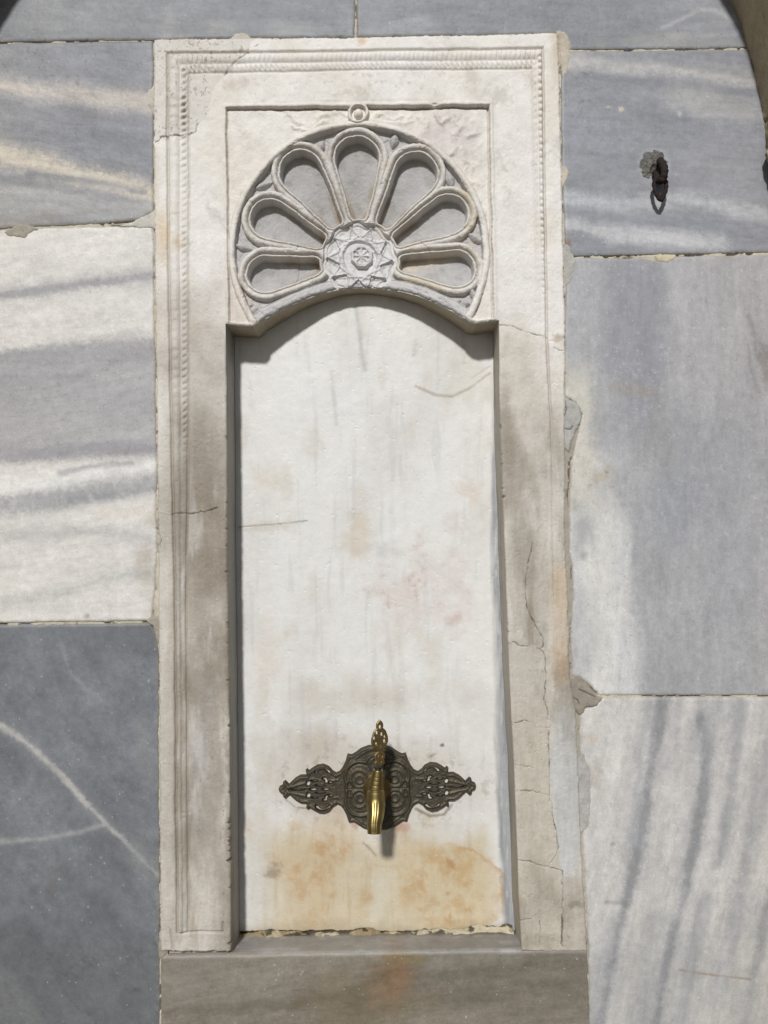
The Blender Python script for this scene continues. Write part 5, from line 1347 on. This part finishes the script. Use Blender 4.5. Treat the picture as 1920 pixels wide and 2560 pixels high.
path = [(cp[i], rad[i]) for i in range(N)]
path += [(cp[-1] + (cp[-1] - cp[-2]) * .02, .0080), (cp[-1] + (cp[-2] - cp[-1]) * .6, .0076), (cp[-1] + (cp[-2] - cp[-1]) * 5, .0074)]
v, f = lathe([p for p in path[:N]], 96, lambda i, th: (-0.040 * sst(0.36, 0.50, uu[i]) * sst(0.985, 0.95, uu[i]) * (0.5 + 0.5 * np.cos(14 * th)) ** 3))
v = list(v); base_i = (N - 1) * 96; n0 = len(v)
cen_t = cp[-1]; up = (cp[-2] - cp[-1]); up /= np.linalg.norm(up)
ringv = np.array(v[base_i:base_i + 96])
inn = cen_t + (ringv - cen_t) * 0.80; inn2 = inn + up * 0.012
v = np.concatenate([np.array(v), inn, inn2])
for j in range(96):
    j2 = (j + 1) % 96
    f.append((base_i + j, base_i + j2, n0 + j2, n0 + j)); f.append((n0 + j, n0 + j2, n0 + 96 + j2, n0 + 96 + j))
mk('spout', v, f, M_brass, tap)
# pierced flat handle
HO = [(150, 8), (170, 30), (205, 52), (250, 58), (280, 50), (296, 72), (330, 100), (370, 112), (420, 130), (470, 134), (510, 134), (545, 118), (590, 96), (625, 58), (648, 34), (668, 62), (700, 84), (745, 84), (790, 66), (815, 78), (845, 80), (868, 40), (874, 30)]
HO = np.array(HO, float)
ua = np.arange(-140, 141, 2.5); va = np.arange(148, 876, 2.5)
A, B = np.meshgrid(ua, va)
hw = np.interp(B, HO[:, 0], HO[:, 1])
ins = np.abs(A) < hw
for (cx, cy, rx, ry) in [(0, 258, 22, 40), (-50, 345, 20, 38), (26, 375, 20, 42), (-92, 425, 18, 36), (70, 488, 20, 42), (-60, 520, 18, 38), (8, 560, 16, 38), (74, 420, 16, 30), (-30, 700, 18, 34), (30, 715, 20, 40), (10, 806, 22, 18)]:
    ins &= ((A - cx) / (rx * .8)) ** 2 + ((B - cy) / (ry * .72)) ** 2 > 1
keep = ins[:-1, :-1] & ins[1:, 1:] & ins[1:, :-1] & ins[:-1, 1:]
us = 0.1537 * (yb - CAM[1]) / F_PX
hb_ = P3(860 + 578 * .1537, 1780 + 872 * .1537, yb)
yawh = math.radians(24)
def handle_xyz(A, B, th):
    lx = A * us / math.cos(yawh); lz = (874 - B) * us
    x = lx * math.cos(yawh) + th * math.sin(yawh); y = lx * math.sin(yawh) - th * math.cos(yawh)
    return np.stack([hb_[0] + x + 0.02 * lz, hb_[1] + y, hb_[2] + lz], -1)
edge_r = np.clip((hw - np.abs(A)) / 18, 0, 1)
fr = handle_xyz(A, B, 0.0010 + 0.0007 * edge_r).reshape(-1, 3); bk = handle_xyz(A, B, -0.0010 + 0 * A).reshape(-1, 3)
ff = grid_faces(*A.shape, keep=keep)
nn = len(fr)
e = np.concatenate([ff[:, [0, 1]], ff[:, [1, 2]], ff[:, [2, 3]], ff[:, [3, 0]]]); key = np.sort(e, 1)
kk = key[:, 0].astype(np.int64) * nn + key[:, 1]; u_, idx, cnt = np.unique(kk, return_index=True, return_counts=True); be = e[idx[cnt == 1]]
vv = np.concatenate([fr, bk]); fff = np.concatenate([ff, ff[:, ::-1] + nn, np.stack([be[:, 1], be[:, 0], be[:, 0] + nn, be[:, 1] + nn], 1)])
vv, fff, _ = drop_unused(vv, fff)
mk('handle', vv, fff, M_brass_dull, tap, smooth=False)

# ------------------------------------------------------------------ iron ring on the right
rx0, rz0 = [float(q) for q in unproj(1635, 412, 0)]
ringt = thing('iron_ring', 'rusty iron eye with a hanging pointed link, set in a rough mortar patch', 'wall ring', (rx0, 0, rz0))
g1 = np.linspace(-0.030, 0.030, 120)
A, B = np.meshgrid(g1, g1[::-1])
r_ = np.hypot(A, B) / 0.0235 + 0.22 * fbm(A * 1000, B * 1000, 9, 4, 1101)
hm_ = (1 - sst(0.85, 1.05, r_)) * 4.6 - 5.2 + 1.7 * fbm(A * 1000, B * 1000, 7, 4, 1102, .65) * (r_ < 1.05)
hm_ = np.where(r_ < 0.98, hm_ + 0.9, hm_)
hm_ -= 4.5 * (1 - sst(0.004, 0.010, np.hypot(A - 0.002, (B + 0.008) * .9)))
cm_ = base(A, (118, 116, 110)); cm_ = tint(cm_, 1 + 0.28 * fbm(A * 1000, B * 1000, 6, 4, 1103, .7))
cm_ = mix(cm_, (66, 56, 48), sst(0.3, 0.8, fbm(A * 1000 + 50, B * 1000, 8, 4, 1104, .7)), 0.7)
cm_ = mix(cm_, (52, 44, 38), 1 - sst(0.006, 0.013, np.hypot(A - 0.004, B + 0.007)), 0.6)
kp = r_ < 1.15; keep = kp[:-1, :-1] & kp[1:, 1:]
grid_part('mortar_patch', rx0 + A, 0.0, rz0 + B, hm_, cm_, M_mortar, ringt, keep)
def tube(pts, rad, n=14, closed=False, seed=0, sub=10, flat=1.0):
    P = np.array(pts, float)
    if closed:
        Pp = np.concatenate([P[-1:], P, P[:2]])
    else:
        Pp = np.concatenate([[2 * P[0] - P[1]], P, [2 * P[-1] - P[-2]]])
    out = []
    for i in range(1, len(Pp) - 2):
        for t_ in np.linspace(0, 1, sub, endpoint=False):
            a, b, c, d = Pp[i - 1], Pp[i], Pp[i + 1], Pp[i + 2]
            out.append(0.5 * ((2 * b) + (-a + c) * t_ + (2 * a - 5 * b + 4 * c - d) * t_ ** 2 + (-a + 3 * b - 3 * c + d) * t_ ** 3))
    if not closed: out.append(P[-1])
    out = np.array(out); m_ = len(out)
    T = (np.roll(out, -1, 0) - np.roll(out, 1, 0)) if closed else np.gradient(out, axis=0)
    T /= np.linalg.norm(T, axis=1)[:, None] + 1e-12
    rs = np.random.RandomState(seed)
    a = np.array([0.3, 0.9, 0.2]); V = []
    for i in range(m_):
        a = a - T[i] * np.dot(a, T[i]); a /= np.linalg.norm(a); b = np.cross(T[i], a)
        th = np.linspace(0, 2 * np.pi, n, endpoint=False)
        rr3 = rad * (1 + 0.10 * math.sin(i * 0.9 + seed) + 0.06 * rs.randn(n))
        V.append(out[i] + np.outer(np.cos(th) * rr3, a) + np.outer(np.sin(th) * rr3 * flat, b))
    V = np.concatenate(V); F = []
    for i in range(m_ if closed else m_ - 1):
        i2 = (i + 1) % m_
        for j in range(n):
            F.append((i * n + j, i * n + (j + 1) % n, i2 * n + (j + 1) % n, i2 * n + j))
    return V, F
eye = [P3(1650, 402, 0.008), P3(1651, 404, -0.006), P3(1656, 410, -0.016), P3(1661, 424, -0.023), P3(1660, 440, -0.024), P3(1653, 452, -0.020), P3(1645, 450, -0.011), P3(1640, 438, -0.002), P3(1638, 434, 0.008)]
v, f = tube(eye, 0.0054, 14, False, 3)
mk('eye_bolt', v, f, M_rust, ringt)
lk = [P3(1650, 441, -0.016), P3(1642, 445, -0.0165), P3(1635, 456, -0.017), P3(1637, 474, -0.0175), P3(1643, 490, -0.018), P3(1652, 500, -0.018), P3(1659, 490, -0.018), P3(1665, 472, -0.0175), P3(1665, 456, -0.017), P3(1658, 445, -0.0165)]
v, f = tube(lk, 0.0030, 12, True, 5)
mk('ring_link', v, f, M_rust, ringt)
